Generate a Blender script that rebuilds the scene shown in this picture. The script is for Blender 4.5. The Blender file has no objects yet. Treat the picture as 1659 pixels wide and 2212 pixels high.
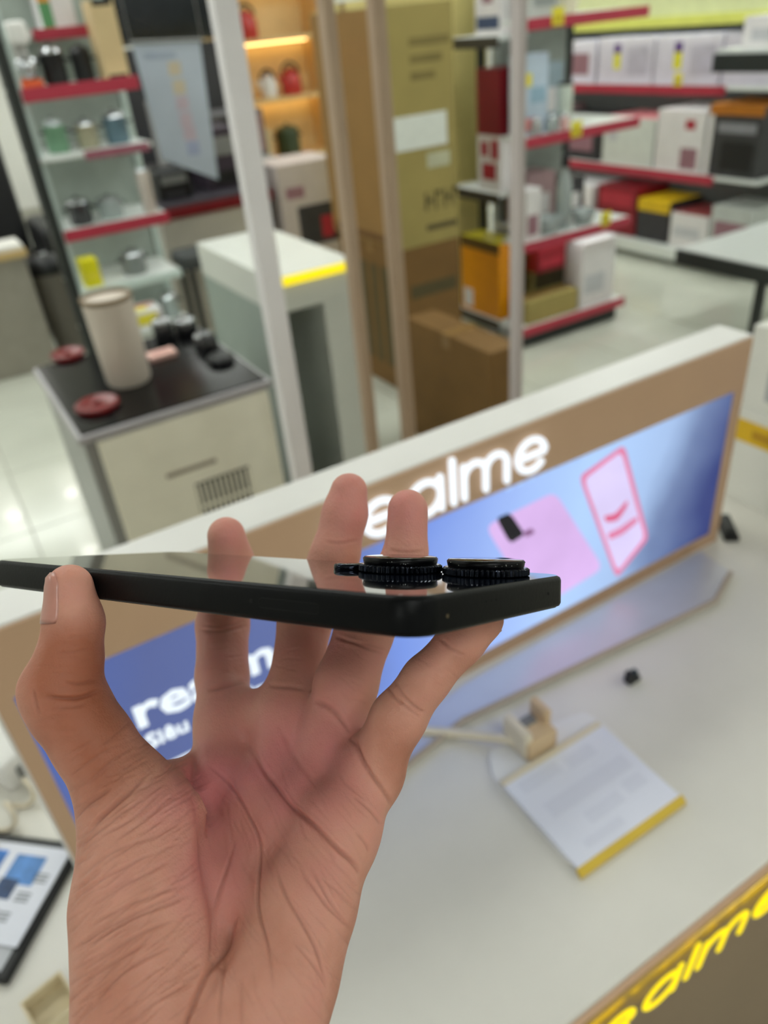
import bpy, bmesh, math, random
import numpy as np
from mathutils import Vector, Matrix
random.seed(7)
scene = bpy.context.scene
col = scene.collection

# ------------------------------------------------------------------ camera
# the shop's own axes: X along the counter, Y away from the visitor, Z up; metres
FPX = 1650.0                                  # focal length in pixels of the 1659 x 2212 frame
CX, CY = 829.5, 1106.0
CAM = np.array([0.0, 0.0, 1.62])
RW = np.array([[0.8488056, 0.3461269, -0.3996564],
               [-0.5217303, 0.4259768, -0.7391490],
               [-0.0855950, 0.8359066, 0.5421564]])
cam_data = bpy.data.cameras.new('camera')
cam_data.sensor_fit = 'VERTICAL'
cam_data.sensor_height = 36.0
cam_data.lens = FPX / 2212.0 * 36.0
cam_data.clip_start = 0.01
cam_data.dof.use_dof = True
cam_data.dof.focus_distance = 0.212
cam_data.dof.aperture_fstop = 10.5
cam = bpy.data.objects.new('camera', cam_data)
M4 = Matrix.Identity(4)
for i in range(3):
    for j in range(3):
        M4[i][j] = RW[i, j]
    M4[i][3] = CAM[i]
cam.matrix_world = M4
col.objects.link(cam)
scene.camera = cam

# ------------------------------------------------------------------ world, exposure
world = bpy.data.worlds.new('shop_world')
world.use_nodes = True
world.node_tree.nodes['Background'].inputs[0].default_value = (0.9, 0.95, 1.0, 1)
world.node_tree.nodes['Background'].inputs[1].default_value = 0.15
scene.world = world
vs = scene.view_settings
vs.view_transform = 'Standard'
vs.look = 'None'
vs.gamma = 1.0
vs.use_curve_mapping = False
vs.exposure = 0.12
cy = scene.cycles
cy.max_bounces = 6; cy.diffuse_bounces = 3; cy.glossy_bounces = 4; cy.transmission_bounces = 5
cy.caustics_reflective = False; cy.caustics_refractive = False
LAMP_STRENGTH = 8.6                            # ceiling panels, see ceiling_light below

# ------------------------------------------------------------------ helpers
def lin(c):
    return tuple((v / 12.92 if v <= 0.04045 else ((v + 0.055) / 1.055) ** 2.4) for v in c)
def rgb(r, g, b):
    return lin((r / 255.0, g / 255.0, b / 255.0))

def ray(x, y):
    return RW @ np.array([x - CX, CY - y, -FPX])
def pz(x, y, z):
    d = ray(x, y); return CAM + d * (z - CAM[2]) / d[2]
def pv(x, y, v):
    d = ray(x, y); return CAM + d * v / d[1]
def pu(x, y, u):
    d = ray(x, y); return CAM + d * u / d[0]

MATS = {}
def mat(name, c, rough=0.5, metal=0.0, var=0.06, scale=12.0, bump=0.0, bscale=60.0, emit=0.0,
        spec=0.5, coat=0.0, trans=0.0, ior=1.45, sss=0.0):
    """procedural principled material: noise-varied colour and optional fine relief"""
    if name in MATS:
        return MATS[name]
    m = bpy.data.materials.new(name)
    m.use_nodes = True
    nt = m.node_tree
    b = nt.nodes['Principled BSDF']
    b.inputs['Roughness'].default_value = rough
    b.inputs['Metallic'].default_value = metal
    b.inputs['IOR'].default_value = ior
    b.inputs['Specular IOR Level'].default_value = spec
    b.inputs['Coat Weight'].default_value = coat
    b.inputs['Coat Roughness'].default_value = 0.05
    b.inputs['Transmission Weight'].default_value = trans
    tc = nt.nodes.new('ShaderNodeTexCoord')
    nz = nt.nodes.new('ShaderNodeTexNoise')
    nz.inputs['Scale'].default_value = scale
    nz.inputs['Detail'].default_value = 4
    nt.links.new(tc.outputs['Object'], nz.inputs['Vector'])
    rp = nt.nodes.new('ShaderNodeValToRGB')
    rp.color_ramp.elements[0].position = 0.3
    rp.color_ramp.elements[1].position = 0.7
    lo = [max(0, v * (1 - var)) for v in c]; hi = [min(1, v * (1 + var)) for v in c]
    rp.color_ramp.elements[0].color = (*lo, 1)
    rp.color_ramp.elements[1].color = (*hi, 1)
    nt.links.new(nz.outputs['Fac'], rp.inputs['Fac'])
    nt.links.new(rp.outputs['Color'], b.inputs['Base Color'])
    if emit > 0:
        nt.links.remove(b.inputs['Base Color'].links[0])
        b.inputs['Base Color'].default_value = (*[v * 0.12 for v in c], 1)
        nt.links.new(rp.outputs['Color'], b.inputs['Emission Color'])
        b.inputs['Emission Strength'].default_value = emit
        if emit < 2: m.cycles.emission_sampling = 'NONE'
    if bump > 0:
        n2 = nt.nodes.new('ShaderNodeTexNoise')
        n2.inputs['Scale'].default_value = bscale
        n2.inputs['Detail'].default_value = 5
        nt.links.new(tc.outputs['Object'], n2.inputs['Vector'])
        bp = nt.nodes.new('ShaderNodeBump')
        bp.inputs['Strength'].default_value = bump
        bp.inputs['Distance'].default_value = 0.002
        nt.links.new(n2.outputs['Fac'], bp.inputs['Height'])
        nt.links.new(bp.outputs['Normal'], b.inputs['Normal'])
    MATS[name] = m
    return m

def tag(o, label=None, cat=None, group=None, kind=None):
    if label: o['label'] = label
    if cat: o['category'] = cat
    if group: o['group'] = group
    if kind: o['kind'] = kind
    return o

def thing(name, label, cat, loc=(0, 0, 0), rz=0.0, group=None, kind=None):
    o = bpy.data.objects.new(name, None)
    o.empty_display_size = 0.05
    o.location = loc
    o.rotation_euler = (0, 0, rz)
    col.objects.link(o)
    return tag(o, label, cat, group, kind)

def link_mesh(name, me, m, parent=None):
    if m is not None and len(me.materials) == 0:
        me.materials.append(m)
    o = bpy.data.objects.new(name, me)
    col.objects.link(o)
    if parent is not None:
        o.parent = parent
    return o

class MB:
    """collects simple solids, build() links them as ONE mesh object"""
    def __init__(s):
        s.v = []; s.f = []; s.sm = []
    def add(s, v, f, smooth=False):
        n = len(s.v)
        s.v += [tuple(p) for p in v]
        s.f += [tuple(i + n for i in q) for q in f]
        s.sm += [smooth] * len(f)
        return s
    def box(s, x0, x1, y0, y1, z0, z1, bev=0.0):
        if bev <= 0:
            v = [(x0, y0, z0), (x1, y0, z0), (x1, y1, z0), (x0, y1, z0), (x0, y0, z1), (x1, y0, z1), (x1, y1, z1), (x0, y1, z1)]
            f = [(0, 3, 2, 1), (4, 5, 6, 7), (0, 1, 5, 4), (1, 2, 6, 5), (2, 3, 7, 6), (3, 0, 4, 7)]
            return s.add(v, f)
        bm = bmesh.new()
        bmesh.ops.create_cube(bm, size=1.0)
        for w in bm.verts:
            w.co = Vector(((x0 + x1) / 2 + w.co.x * (x1 - x0), (y0 + y1) / 2 + w.co.y * (y1 - y0), (z0 + z1) / 2 + w.co.z * (z1 - z0)))
        bmesh.ops.bevel(bm, geom=bm.edges[:], offset=bev, segments=2, affect='EDGES', profile=0.5)
        bm.verts.index_update()
        v = [w.co[:] for w in bm.verts]; f = [[w.index for w in q.verts] for q in bm.faces]
        bm.free()
        return s.add(v, f)
    def lathe(s, prof, cx=0, cy=0, n=28, smooth=True, cap=True):
        k = len(prof); v = []; f = []
        for j in range(n):
            a = 2 * math.pi * j / n
            for r, z in prof:
                v.append((cx + r * math.cos(a), cy + r * math.sin(a), z))
        for j in range(n):
            for i in range(k - 1):
                a, b = j * k + i, ((j + 1) % n) * k + i
                f.append((a, b, b + 1, a + 1))
        s.add(v, f, smooth)
        if cap:
            if prof[0][0] > 1e-6: s.add([(cx + prof[0][0] * math.cos(2 * math.pi * j / n), cy + prof[0][0] * math.sin(2 * math.pi * j / n), prof[0][1]) for j in range(n)], [tuple(reversed(range(n)))])
            if prof[-1][0] > 1e-6: s.add([(cx + prof[-1][0] * math.cos(2 * math.pi * j / n), cy + prof[-1][0] * math.sin(2 * math.pi * j / n), prof[-1][1]) for j in range(n)], [tuple(range(n))])
        return s
    def cyl(s, cx, cy, z0, z1, r, r2=None, n=24):
        return s.lathe([(r, z0), (r if r2 is None else r2, z1)], cx, cy, n)
    def prism(s, poly, z0, z1):
        n = len(poly)
        v = [(x, y, z0) for x, y in poly] + [(x, y, z1) for x, y in poly]
        f = [tuple(reversed(range(n))), tuple(range(n, 2 * n))] + [(i, (i + 1) % n, n + (i + 1) % n, n + i) for i in range(n)]
        return s.add(v, f)
    def slab(s, corners, nrm, t):
        """flat polygon in space with thickness t along nrm"""
        n = len(corners); c0 = [Vector(c) for c in corners]; d = Vector(nrm).normalized() * t
        v = [c[:] for c in c0] + [(c + d)[:] for c in c0]
        f = [tuple(reversed(range(n))), tuple(range(n, 2 * n))] + [(i, (i + 1) % n, n + (i + 1) % n, n + i) for i in range(n)]
        return s.add(v, f)
    def tube(s, pts, r, n=10, closed=False, flat=None):
        P = [Vector(p) for p in pts]; k = len(P); v = []; f = []
        ref = Vector(flat) if flat else None
        for i, p in enumerate(P):
            a = P[(i - 1) % k] if (closed or i > 0) else p
            b = P[(i + 1) % k] if (closed or i < k - 1) else p
            t = (b - a).normalized()
            u = ref if ref else (Vector((0, 0, 1)) if abs(t.z) < 0.9 else Vector((1, 0, 0)))
            w = t.cross(u).normalized(); u2 = w.cross(t).normalized()
            rr = r[i] if isinstance(r, (list, tuple)) else r
            for j in range(n):
                g = 2 * math.pi * j / n
                v.append((p + w * math.cos(g) * rr + u2 * math.sin(g) * rr)[:])
        m = k if closed else k - 1
        for i in range(m):
            for j in range(n):
                a = i * n + j; b = i * n + (j + 1) % n
                c = ((i + 1) % k) * n + (j + 1) % n; d = ((i + 1) % k) * n + j
                f.append((a, b, c, d))
        s.add(v, f, True)
        if not closed:
            s.add(v[:n], [tuple(reversed(range(n)))]); s.add(v[-n:], [tuple(range(n))])
        return s
    def shift(s, dx, dy, dz):
        s.v = [(x + dx, y + dy, z + dz) for x, y, z in s.v]; return s
    def mesh(s, name):
        me = bpy.data.meshes.new(name)
        me.from_pydata(s.v, [], s.f)
        me.polygons.foreach_set('use_smooth', s.sm)
        me.update()
        return me
    def build(s, name, m, parent=None):
        return link_mesh(name, s.mesh(name), m, parent)

def ell(cx, cy, rx, ry, a0, a1, n=18):
    return [(cx + rx * math.cos(math.radians(a0 + (a1 - a0) * i / n)), cy + ry * math.sin(math.radians(a0 + (a1 - a0) * i / n))) for i in range(n + 1)]
GLYPH = {   # stroke letters, x-height 1: (advance, strokes)
    'r': (0.62, [[(0.0, 0.0), (0.0, 1.0)], [(0.0, 0.5)] + ell(0.5, 0.5, 0.5, 0.5, 180, 95, 8)]),
    'e': (1.0, [[(0.04, 0.5), (0.96, 0.5)] + ell(0.5, 0.5, 0.48, 0.5, 8, 318, 26)]),
    'a': (1.0, [ell(0.48, 0.5, 0.48, 0.5, 0, 360, 28), [(0.96, 1.0), (0.96, 0.0)]]),
    'l': (0.0, [[(0.0, 0.0), (0.0, 1.35)]]),
    'm': (1.45, [[(0.0, 0.0), (0.0, 1.0)], ell(0.36, 0.62, 0.36, 0.38, 180, 0, 14) + [(0.72, 0.0)], ell(1.08, 0.62, 0.36, 0.38, 180, 0, 14) + [(1.44, 0.0)]]),
}
def lettering(word, org, xdir, ydir, h, stroke, depth, m, parent, gap=0.42, name='letter', xs=1.0):
    """one mesh per letter: rounded strokes of a lit sign standing on a face"""
    xd, yd = Vector(xdir), Vector(ydir); nd = xd.cross(yd).normalized()
    x = 0.0
    for ch in word:
        adv, strokes = GLYPH[ch]
        b = MB()
        for st in strokes:
            P = [Vector(org) + xd * (x + p[0] * h * xs) + yd * (p[1] * h) for p in st]
            n0 = len(b.v)
            b.tube(P, stroke, 10, flat=nd)
            for e in (P[0], P[-1]):                      # round ends
                for k in range(1):
                    sp = []
                    for i in range(5):
                        for j in range(10):
                            t = math.pi * i / 4; g = 2 * math.pi * j / 10
                            sp.append((e + xd * math.sin(t) * math.cos(g) * stroke + yd * math.sin(t) * math.sin(g) * stroke + nd * math.cos(t) * stroke)[:])
                    b.add(sp, [(i * 10 + j, i * 10 + (j + 1) % 10, (i + 1) * 10 + (j + 1) % 10, (i + 1) * 10 + j) for i in range(4) for j in range(10)], True)
            # flatten the round strokes to the sign's depth
            for i in range(n0, len(b.v)):
                p = Vector(b.v[i]); d = (p - Vector(org)).dot(nd)
                b.v[i] = (p - nd * d + nd * d * (depth / stroke))[:]
        b.build(name, m, parent)
        x += (adv + gap) * h * xs
    return x

_font = None
def text_mesh(body, size, org, xdir, ydir, m, parent, name='printed_text', depth=0.0004, bold=0.0):
    cu = bpy.data.curves.new(name, 'FONT')
    cu.body = body; cu.size = size; cu.extrude = depth; cu.offset = bold
    cu.resolution_u = 2
    tmp = bpy.data.objects.new('tmp_text', cu)
    col.objects.link(tmp)
    dg = bpy.context.evaluated_depsgraph_get()
    me = bpy.data.meshes.new_from_object(tmp.evaluated_get(dg))
    bpy.data.objects.remove(tmp); bpy.data.curves.remove(cu)
    xd, yd = Vector(xdir), Vector(ydir); nd = xd.cross(yd)
    for v in me.vertices:
        c = v.co.copy()
        v.co = Vector(org) + xd * c.x + yd * c.y + nd * c.z
    me.materials.clear()
    return link_mesh(name, me, m, parent)
# ------------------------------------------------------------------ the shop's shell
def struct(o): return tag(o, kind='structure')
tile_m = mat('floor_tile', rgb(206, 208, 194), 0.17, var=0.05, scale=3.0, coat=0.1)
grout_m = mat('floor_grout', rgb(150, 148, 134), 0.5, var=0.05)
wall_m = mat('wall_paint', rgb(232, 232, 226), 0.7, var=0.03, scale=2)
ceil_m = mat('ceiling_paint', rgb(232, 230, 224), 0.8, var=0.02, scale=2)
U0, U1, V0_, V1_, ZC = -4.0, 8.0, -3.0, 11.0, 3.2
floor = struct(MB().box(U0, U1, V0_, V1_, -0.10, -0.004).build('floor', grout_m))
tl = MB(); tl.box(-0.2975, 0.2975, -0.2975, 0.2975, -0.0055, 0.0, 0.0012)
tile_me = tl.mesh('tile'); tile_me.materials.append(tile_m)
for i in range(17):
    for j in range(15):
        if i * j > 300: continue
        o = link_mesh('tile', tile_me, None, floor)
        o.location = (-1.5 + 0.6 * i, 0.9 + 0.6 * j, 0.0)
        o.rotation_euler = (0, 0, random.choice((0, math.pi / 2, math.pi)))
struct(MB().box(U0, U1, V0_, V1_, ZC, ZC + 0.1).build('ceiling', ceil_m))
struct(MB().box(U0, U1, V1_, V1_ + 0.1, -0.1, ZC).build('wall_back', wall_m))
struct(MB().box(U0, U1, V0_ - 0.1, V0_, -0.1, ZC).build('wall_front', wall_m))
struct(MB().box(U0 - 0.1, U0, V0_, V1_, -0.1, ZC).build('wall_left', wall_m))
struct(MB().box(U1, U1 + 0.1, V0_, V1_, -0.1, ZC).build('wall_right', wall_m))

# ceiling lamps: the light of the place
lampd_m = mat('lamp_diffuser', (0.95, 1.0, 0.96), 0.5, var=0.0, emit=LAMP_STRENGTH)
lampf_m = mat('lamp_frame', rgb(225, 225, 225), 0.4, var=0.02)
fr = MB()
for a in ((-.62, .62, -.32, -.295), (-.62, .62, .295, .32), (-.62, -.595, -.295, .295), (.595, .62, -.295, .295)):
    fr.box(a[0], a[1], a[2], a[3], -0.03, 0.0)
fr_me = fr.mesh('frame'); df_me = MB().box(-.594, .594, -.294, .294, -0.02, -0.008).mesh('diffuser')
fr_me.materials.append(lampf_m); df_me.materials.append(lampd_m)
for i, u in enumerate((-2.6, 0.0, 2.4, 4.8, 7.0)):
    for j, v in enumerate((-1.4, 2.3, 4.3, 6.3, 8.8)):
        t = thing('ceiling_light', 'long white ceiling light panel above the top of the view', 'light', (u, v, ZC), group='ceiling light panels')
        link_mesh('frame', fr_me, None, t); link_mesh('diffuser', df_me, None, t)
spot_m = mat('downlight_lens', (1.0, 0.97, 0.9), 0.4, var=0.0, emit=60.0)
for u, v in ((-0.13, 9.44), (0.607, 9.54), (0.486, 8.02)):
    t = thing('ceiling_downlight', 'small round ceiling downlight over the far aisle', 'light', (u, v, ZC), group='round downlights')
    MB().lathe([(0.10, 0.0), (0.115, -0.006), (0.105, -0.014), (0.085, -0.012)], 0, 0, 28, cap=False).build('trim', lampf_m, t)
    MB().lathe([(0.085, -0.006), (0.0001, -0.006)], 0, 0, 24, cap=False).build('lens', spot_m, t)

# ------------------------------------------------------------------ display counter in front of the visitor
ZT = 0.87
top_m = mat('counter_stone', rgb(226, 222, 212), 0.28, var=0.05, scale=6, bump=0.02, bscale=30)
tan_m = mat('tan_laminate', rgb(200, 164, 132), 0.45, var=0.04, scale=5)
tanl_m = mat('counter_fascia', rgb(160, 138, 112), 0.4, var=0.06, scale=5)
gold_m = mat('gold_trim', rgb(222, 186, 92), 0.25, metal=0.6, var=0.05)
neon_m = mat('neon_yellow', rgb(252, 226, 0), 0.4, var=0.0, emit=1.15)
white_m = mat('white_lacquer', rgb(236, 234, 230), 0.35, var=0.02)
black_m = mat('black_plastic', rgb(22, 23, 24), 0.4, var=0.1)
VF = 0.2135                                           # front face of the counter
ct = thing('display_counter', 'pale stone topped display counter with gold edge strip and tan front', 'counter', (0.5, VF, 0))
MB().box(-1.6, 1.7, 0.004, 0.86, ZT - 0.035, ZT, 0.004).build('worktop', top_m, ct)
MB().box(-1.6, 1.7, -0.001, 0.004, ZT - 0.009, ZT - 0.0005).build('tan_edge', tan_m, ct)
MB().box(-1.6, 1.7, -0.003, 0.003, ZT - 0.022, ZT - 0.009, 0.001).build('gold_strip', gold_m, ct)
MB().box(-1.58, 1.68, 0.0, 0.83, 0.09, ZT - 0.035).build('body', tanl_m, ct)
MB().box(-1.55, 1.65, 0.05, 0.80, 0.0, 0.09).build('plinth', black_m, ct)
sg = thing('neon_sign', 'glowing yellow letters on the front of the counter, lower right corner', 'sign', (0.0, VF, 0.66))
lettering('realme', (0.226, -0.0105, 0.1545), (1, 0, 0), (0.16, 0, 1), 0.0365, 0.0044, 0.0016, neon_m, sg, gap=0.40, xs=1.17)

# ------------------------------------------------------------------ lit advertising panel standing on the counter
VP = 0.614
pn = thing('advertising_panel', 'tan advertising panel with thick white top edge standing on the counter', 'display panel', (0.42, VP, ZT))
def pl(x): return x - 0.42
MB().box(pl(-0.086), pl(0.934), 0.0, 0.056, 0.0, 0.3424, 0.002).build('panel_body', white_m, pn)
MB().box(pl(-0.082), pl(0.930), -0.0035, 0.0, 0.266, 0.340).build('tan_header', tan_m, pn)
MB().box(pl(-0.082), pl(0.930), -0.0035, 0.0, 0.0, 0.022).build('tan_footer', tan_m, pn)
MB().box(pl(-0.082), pl(-0.066), -0.0035, 0.0, 0.022, 0.266).build('tan_border', tan_m, pn)
MB().box(pl(0.908), pl(0.930), -0.0035, 0.0, 0.022, 0.266).build('tan_border', tan_m, pn)

def poster_material():
    m = bpy.data.materials.new('backlit_print'); m.use_nodes = True
    nt = m.node_tree; b = nt.nodes['Principled BSDF']
    tc = nt.nodes.new('ShaderNodeTexCoord'); sp = nt.nodes.new('ShaderNodeSeparateXYZ')
    nt.links.new(tc.outputs['Generated'], sp.inputs[0])
    nz = nt.nodes.new('ShaderNodeTexNoise'); nz.inputs['Scale'].default_value = 5; nz.inputs['Detail'].default_value = 3
    nt.links.new(tc.outputs['Object'], nz.inputs['Vector'])
    def mth(op, a, bb):
        n = nt.nodes.new('ShaderNodeMath'); n.operation = op
        for i, q in enumerate((a, bb)):
            if isinstance(q, (int, float)): n.inputs[i].default_value = q
            else: nt.links.new(q, n.inputs[i])
        return n.outputs[0]
    fx = mth('ADD', sp.outputs['X'], mth('MULTIPLY', mth('SUBTRACT', nz.outputs['Fac'], 0.5), 0.14))
    fx = mth('ADD', fx, mth('MULTIPLY', mth('SUBTRACT', 0.5, sp.outputs['Z']), 0.06))
    rp = nt.nodes.new('ShaderNodeValToRGB'); e = rp.color_ramp.elements
    e[0].position = 0.0; e[0].color = (*rgb(72, 94, 160), 1)
    e[1].position = 1.0; e[1].color = (*rgb(34, 52, 118), 1)
    for p, c in ((0.10, (80, 94, 146)), (0.30, (90, 106, 160)), (0.42, (116, 146, 222)), (0.56, (150, 178, 238)), (0.70, (172, 204, 248)), (0.84, (160, 188, 228)), (0.91, (104, 124, 166))):
        k = e.new(p); k.color = (*rgb(*c), 1)
    nt.links.new(fx, rp.inputs['Fac'])
    b.inputs['Base Color'].default_value = (0.02, 0.02, 0.03, 1)
    b.inputs['Roughness'].default_value = 0.35
    nt.links.new(rp.outputs['Color'], b.inputs['Emission Color'])
    b.inputs['Emission Strength'].default_value = 1.0
    return m
poster = MB().box(pl(-0.066), pl(0.908), -0.0028, 0.0, 0.022, 0.266).build('backlit_poster', poster_material(), pn)
tag(poster, 'blue backlit poster')
def prm(name, c, e=1.0):
    return mat(name, c, 0.4, var=0.08, scale=9, emit=e)
pw_m = prm('print_white', rgb(235, 245, 255), 1.0)
pp_m = prm('print_pink', rgb(214, 178, 232), 0.95)
pp2_m = prm('print_pink_deep', rgb(226, 130, 170), 0.9)
pk_m = mat('print_black', rgb(28, 28, 40), 0.4, var=0.05, emit=0.3)
ps_m = prm('print_lilac', rgb(218, 206, 246), 0.95)
pr_m = prm('print_red', rgb(222, 96, 136), 0.9)
def poly_on_panel(pix, name, m, dep, parent=poster):
    """flat print on the poster: pixel outline to its place on the panel"""
    c = [pv(x, y, VP) for x, y in pix]
    q = MB(); q.slab([(p[0] - 0.42, -0.0028, p[2] - ZT) for p in c], (0, -1, 0), dep)
    return q.build(name, m, parent)
def round_poly(P, r=0.18, n=5):
    P = [np.array(p, float) for p in P]; out = []
    for i in range(len(P)):
        a, b, c = P[i - 1], P[i], P[(i + 1) % len(P)]
        p0 = b + (a - b) * r; p1 = b + (c - b) * r
        for k in range(n + 1):
            t = k / n; out.append(tuple((1 - t) ** 2 * p0 + 2 * t * (1 - t) * b + t * t * p1))
    return out
poly_on_panel(round_poly([(1045, 1135), (1195, 1060), (1300, 1225), (1155, 1315)], .12), 'printed_phone', pp_m, 0.0004)
poly_on_panel(round_poly([(1068, 1118), (1098, 1105), (1130, 1152), (1098, 1172)], .25), 'printed_camera', pk_m, 0.0008)
poly_on_panel(round_poly([(1125, 1148), (1145, 1138), (1152, 1148), (1132, 1158)], .25), 'printed_lens', prm('print_mauve', rgb(150, 100, 150), .7), 0.0007)
poly_on_panel(round_poly([(1247, 1028), (1345, 958), (1398, 1160), (1328, 1248)], .10), 'printed_phone', pp2_m, 0.0004)
poly_on_panel(round_poly([(1258, 1034), (1338, 974), (1388, 1158), (1330, 1232)], .10), 'printed_screen', ps_m, 0.0008)
poly_on_panel(round_poly([(1300, 1112), (1325, 1108), (1352, 1076), (1350, 1092), (1330, 1122), (1305, 1126)], .3), 'printed_wave', pr_m, 0.0012)
poly_on_panel(round_poly([(1308, 1150), (1335, 1138), (1372, 1112), (1374, 1124), (1340, 1152), (1312, 1164)], .3), 'printed_wave', pp2_m, 0.0012)
text_mesh('realme', 0.060, (0.020 - 0.42, -0.0032, 1.036 - ZT), (1.16, 0, 0), (0, 0, 1), pw_m, poster, bold=0.0016)
text_mesh('Siêu', 0.028, (0.024 - 0.42, -0.0032, 1.003 - ZT), (1, 0, 0), (0, 0, 1), pw_m, poster, bold=0.0008)
text_mesh('im', 0.028, (0.140 - 0.42, -0.0032, 1.003 - ZT), (1, 0, 0), (0, 0, 1), pw_m, poster, bold=0.0008)
q = MB(); q.box(pl(0.030), pl(0.110), -0.0034, -0.0028, 0.978 - ZT - .012, 0.978 - ZT - .006); q.build('printed_line', pw_m, poster)
for k in range(7):
    px_ = 1090 + k * 24
    poly_on_panel(round_poly([(px_, 1060 - k * 10), (px_ + 14, 1053 - k * 10), (px_ + 14, 1030 - k * 10), (px_, 1037 - k * 10)], .2), 'printed_mark', prm('print_pale', rgb(160, 192, 240), 1.0), 0.0004)
letter_m = mat('lit_letter', rgb(240, 248, 255), 0.4, var=0.0, emit=1.05)
ls = thing('lit_lettering', 'white glowing brand letters on the tan header of the panel', 'sign', (0.42, VP - 0.0035, 1.136))
lettering('realme', (0.2610 - 0.42, -0.004, 0.0140), (1, 0, 0), (0, 0, 1), 0.0405, 0.0046, 0.004, letter_m, ls, gap=0.355, xs=1.06)
# the low metal foot in front of the panel
ft_m = mat('foot_metal', rgb(206, 206, 210), 0.3, metal=0.3, var=0.04)
c = [pz(*q_, ZT + .006) for q_ in ((1512, 1190), (1000, 1480), (700, 1720), (700, 1800), (1000, 1555), (1545, 1298), (1575, 1235))]
q = MB(); q.slab([(p[0], p[1], ZT + 0.0005) for p in c][::-1], (0, 0, 1), 0.006)
fo = q.build('panel_foot', ft_m); fo.location = (0, 0, 0)
tag(fo, 'flat grey metal foot plate in front of the lit panel', 'foot plate')
q = MB(); q.tube([tuple(pz(x, y, ZT + .008)[:2]) + (ZT + .0085,) for x, y in ((700, 1795), (1000, 1556), (1545, 1299), (1578, 1238))], 0.004, 8)
o = q.build('edge_bead', mat('edge_bead', rgb(180, 164, 146), .4, var=.03), fo)
# ------------------------------------------------------------------ things on the counter
def rect_on(pix, z, t, name, m, parent=None, r=0.0):
    c = [pz(x, y, z) for x, y in pix]
    if r: c = [(*a, z) for a in round_poly([p[:2] for p in c], r)]
    q = MB(); q.slab([(p[0], p[1], z) for p in c], (0, 0, 1), t)
    o = q.build(name, m, parent)
    return o
def recenter(o):
    """origin of a loose mesh to the middle of its base"""
    me = o.data
    co = np.empty(len(me.vertices) * 3, np.float32); me.vertices.foreach_get('co', co); co = co.reshape(-1, 3)
    c = np.array([(co[:, 0].min() + co[:, 0].max()) / 2, (co[:, 1].min() + co[:, 1].max()) / 2, co[:, 2].min()], np.float32)
    me.vertices.foreach_set('co', (co - c).ravel()); o.location = [float(v) + float(w) for v, w in zip(o.location, c)]
    me.update(); return o
card_m = mat('paper_card', rgb(232, 234, 246), 0.6, var=0.03)
yel_m = mat('yellow_edge', rgb(226, 192, 70), 0.4, var=0.04)
cream_m = mat('cream_plastic', rgb(226, 214, 190), 0.45, var=0.03)
beige_m = mat('beige_holder', rgb(212, 184, 146), 0.45, var=0.04)
grey_m = mat('mid_grey', rgb(130, 130, 128), 0.5, var=0.05)
st = thing('price_stand', 'white price card stand with yellow front edge on the stone worktop', 'price stand', (0.43, 0.385, ZT))
def sp(u, v): return (u - 0.43, v - 0.385)
q = MB(); q.prism([sp(*p) for p in round_poly([(0.350, 0.318), (0.500, 0.314), (0.512, 0.432), (0.505, 0.468), (0.372, 0.488), (0.352, 0.455)], .16)], 0.0, 0.006); q.build('base_plate', white_m, st)
def wedge(u0, u1, v0, v1, za, zb, th, name, m):
    q = MB()
    q.slab([(*sp(u0, v0), za), (*sp(u1, v0), za), (*sp(u1, v1), zb), (*sp(u0, v1), zb)], (0, -0.05, 1), th)
    return q.build(name, m, st)
wedge(0.352, 0.502, 0.316, 0.436, 0.0062, 0.0102, 0.003, 'card', card_m)
wedge(0.350, 0.504, 0.3095, 0.3165, 0.0005, 0.0066, 0.004, 'yellow_edge', yel_m)
wedge(0.352, 0.502, 0.434, 0.442, 0.0100, 0.0104, 0.004, 'card_clip', cream_m)
random.seed(3)
tx_m = mat('faint_print', rgb(225, 227, 240), 0.6, var=0.03)
for k, (a, b_, c_, d_) in enumerate([(0.366, 0.42, 0.412, 0.428), (0.43, 0.47, 0.408, 0.424), (0.372, 0.49, 0.372, 0.392), (0.40, 0.45, 0.345, 0.36), (0.46, 0.488, 0.348, 0.364), (0.376, 0.43, 0.326, 0.336)]):
    zz = lambda v: 0.0093 + 0.0040 * (v - 0.316) / 0.12
    q = MB(); q.slab([(*sp(a, c_), zz(c_)), (*sp(b_, c_), zz(c_)), (*sp(b_, d_), zz(d_)), (*sp(a, d_), zz(d_))], (0, -0.05, 1), 0.0003); q.build('printed_block', tx_m, st)
hb = MB(); hb.box(-0.032, 0.012, 0.060, 0.096, 0.006, 0.036, 0.004); ho = hb.build('holder_block', beige_m, st)
MB().box(-0.034, -0.022, 0.064, 0.108, 0.006, 0.048, 0.004).build('holder_arm', cream_m, ho)
MB().box(0.004, 0.014, 0.074, 0.104, 0.006, 0.056, 0.003).build('holder_arm', beige_m, ho)
MB().box(-0.020, 0.002, 0.084, 0.0985, 0.0062, 0.0375, 0.002).build('holder_slot', grey_m, ho)
q = MB(); pts = []
for x, y, z in ((1125, 1600, .02), (1060, 1592, .014), (980, 1583, .010), (900, 1578, .008), (780, 1600, .008), (640, 1680, .008)):
    p = pz(x, y, ZT + z); pts.append((p[0] - 0.43, p[1] - 0.385, z))
q.tube(pts, 0.006, 10); q.build('security_cable', cream_m, st)
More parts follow.
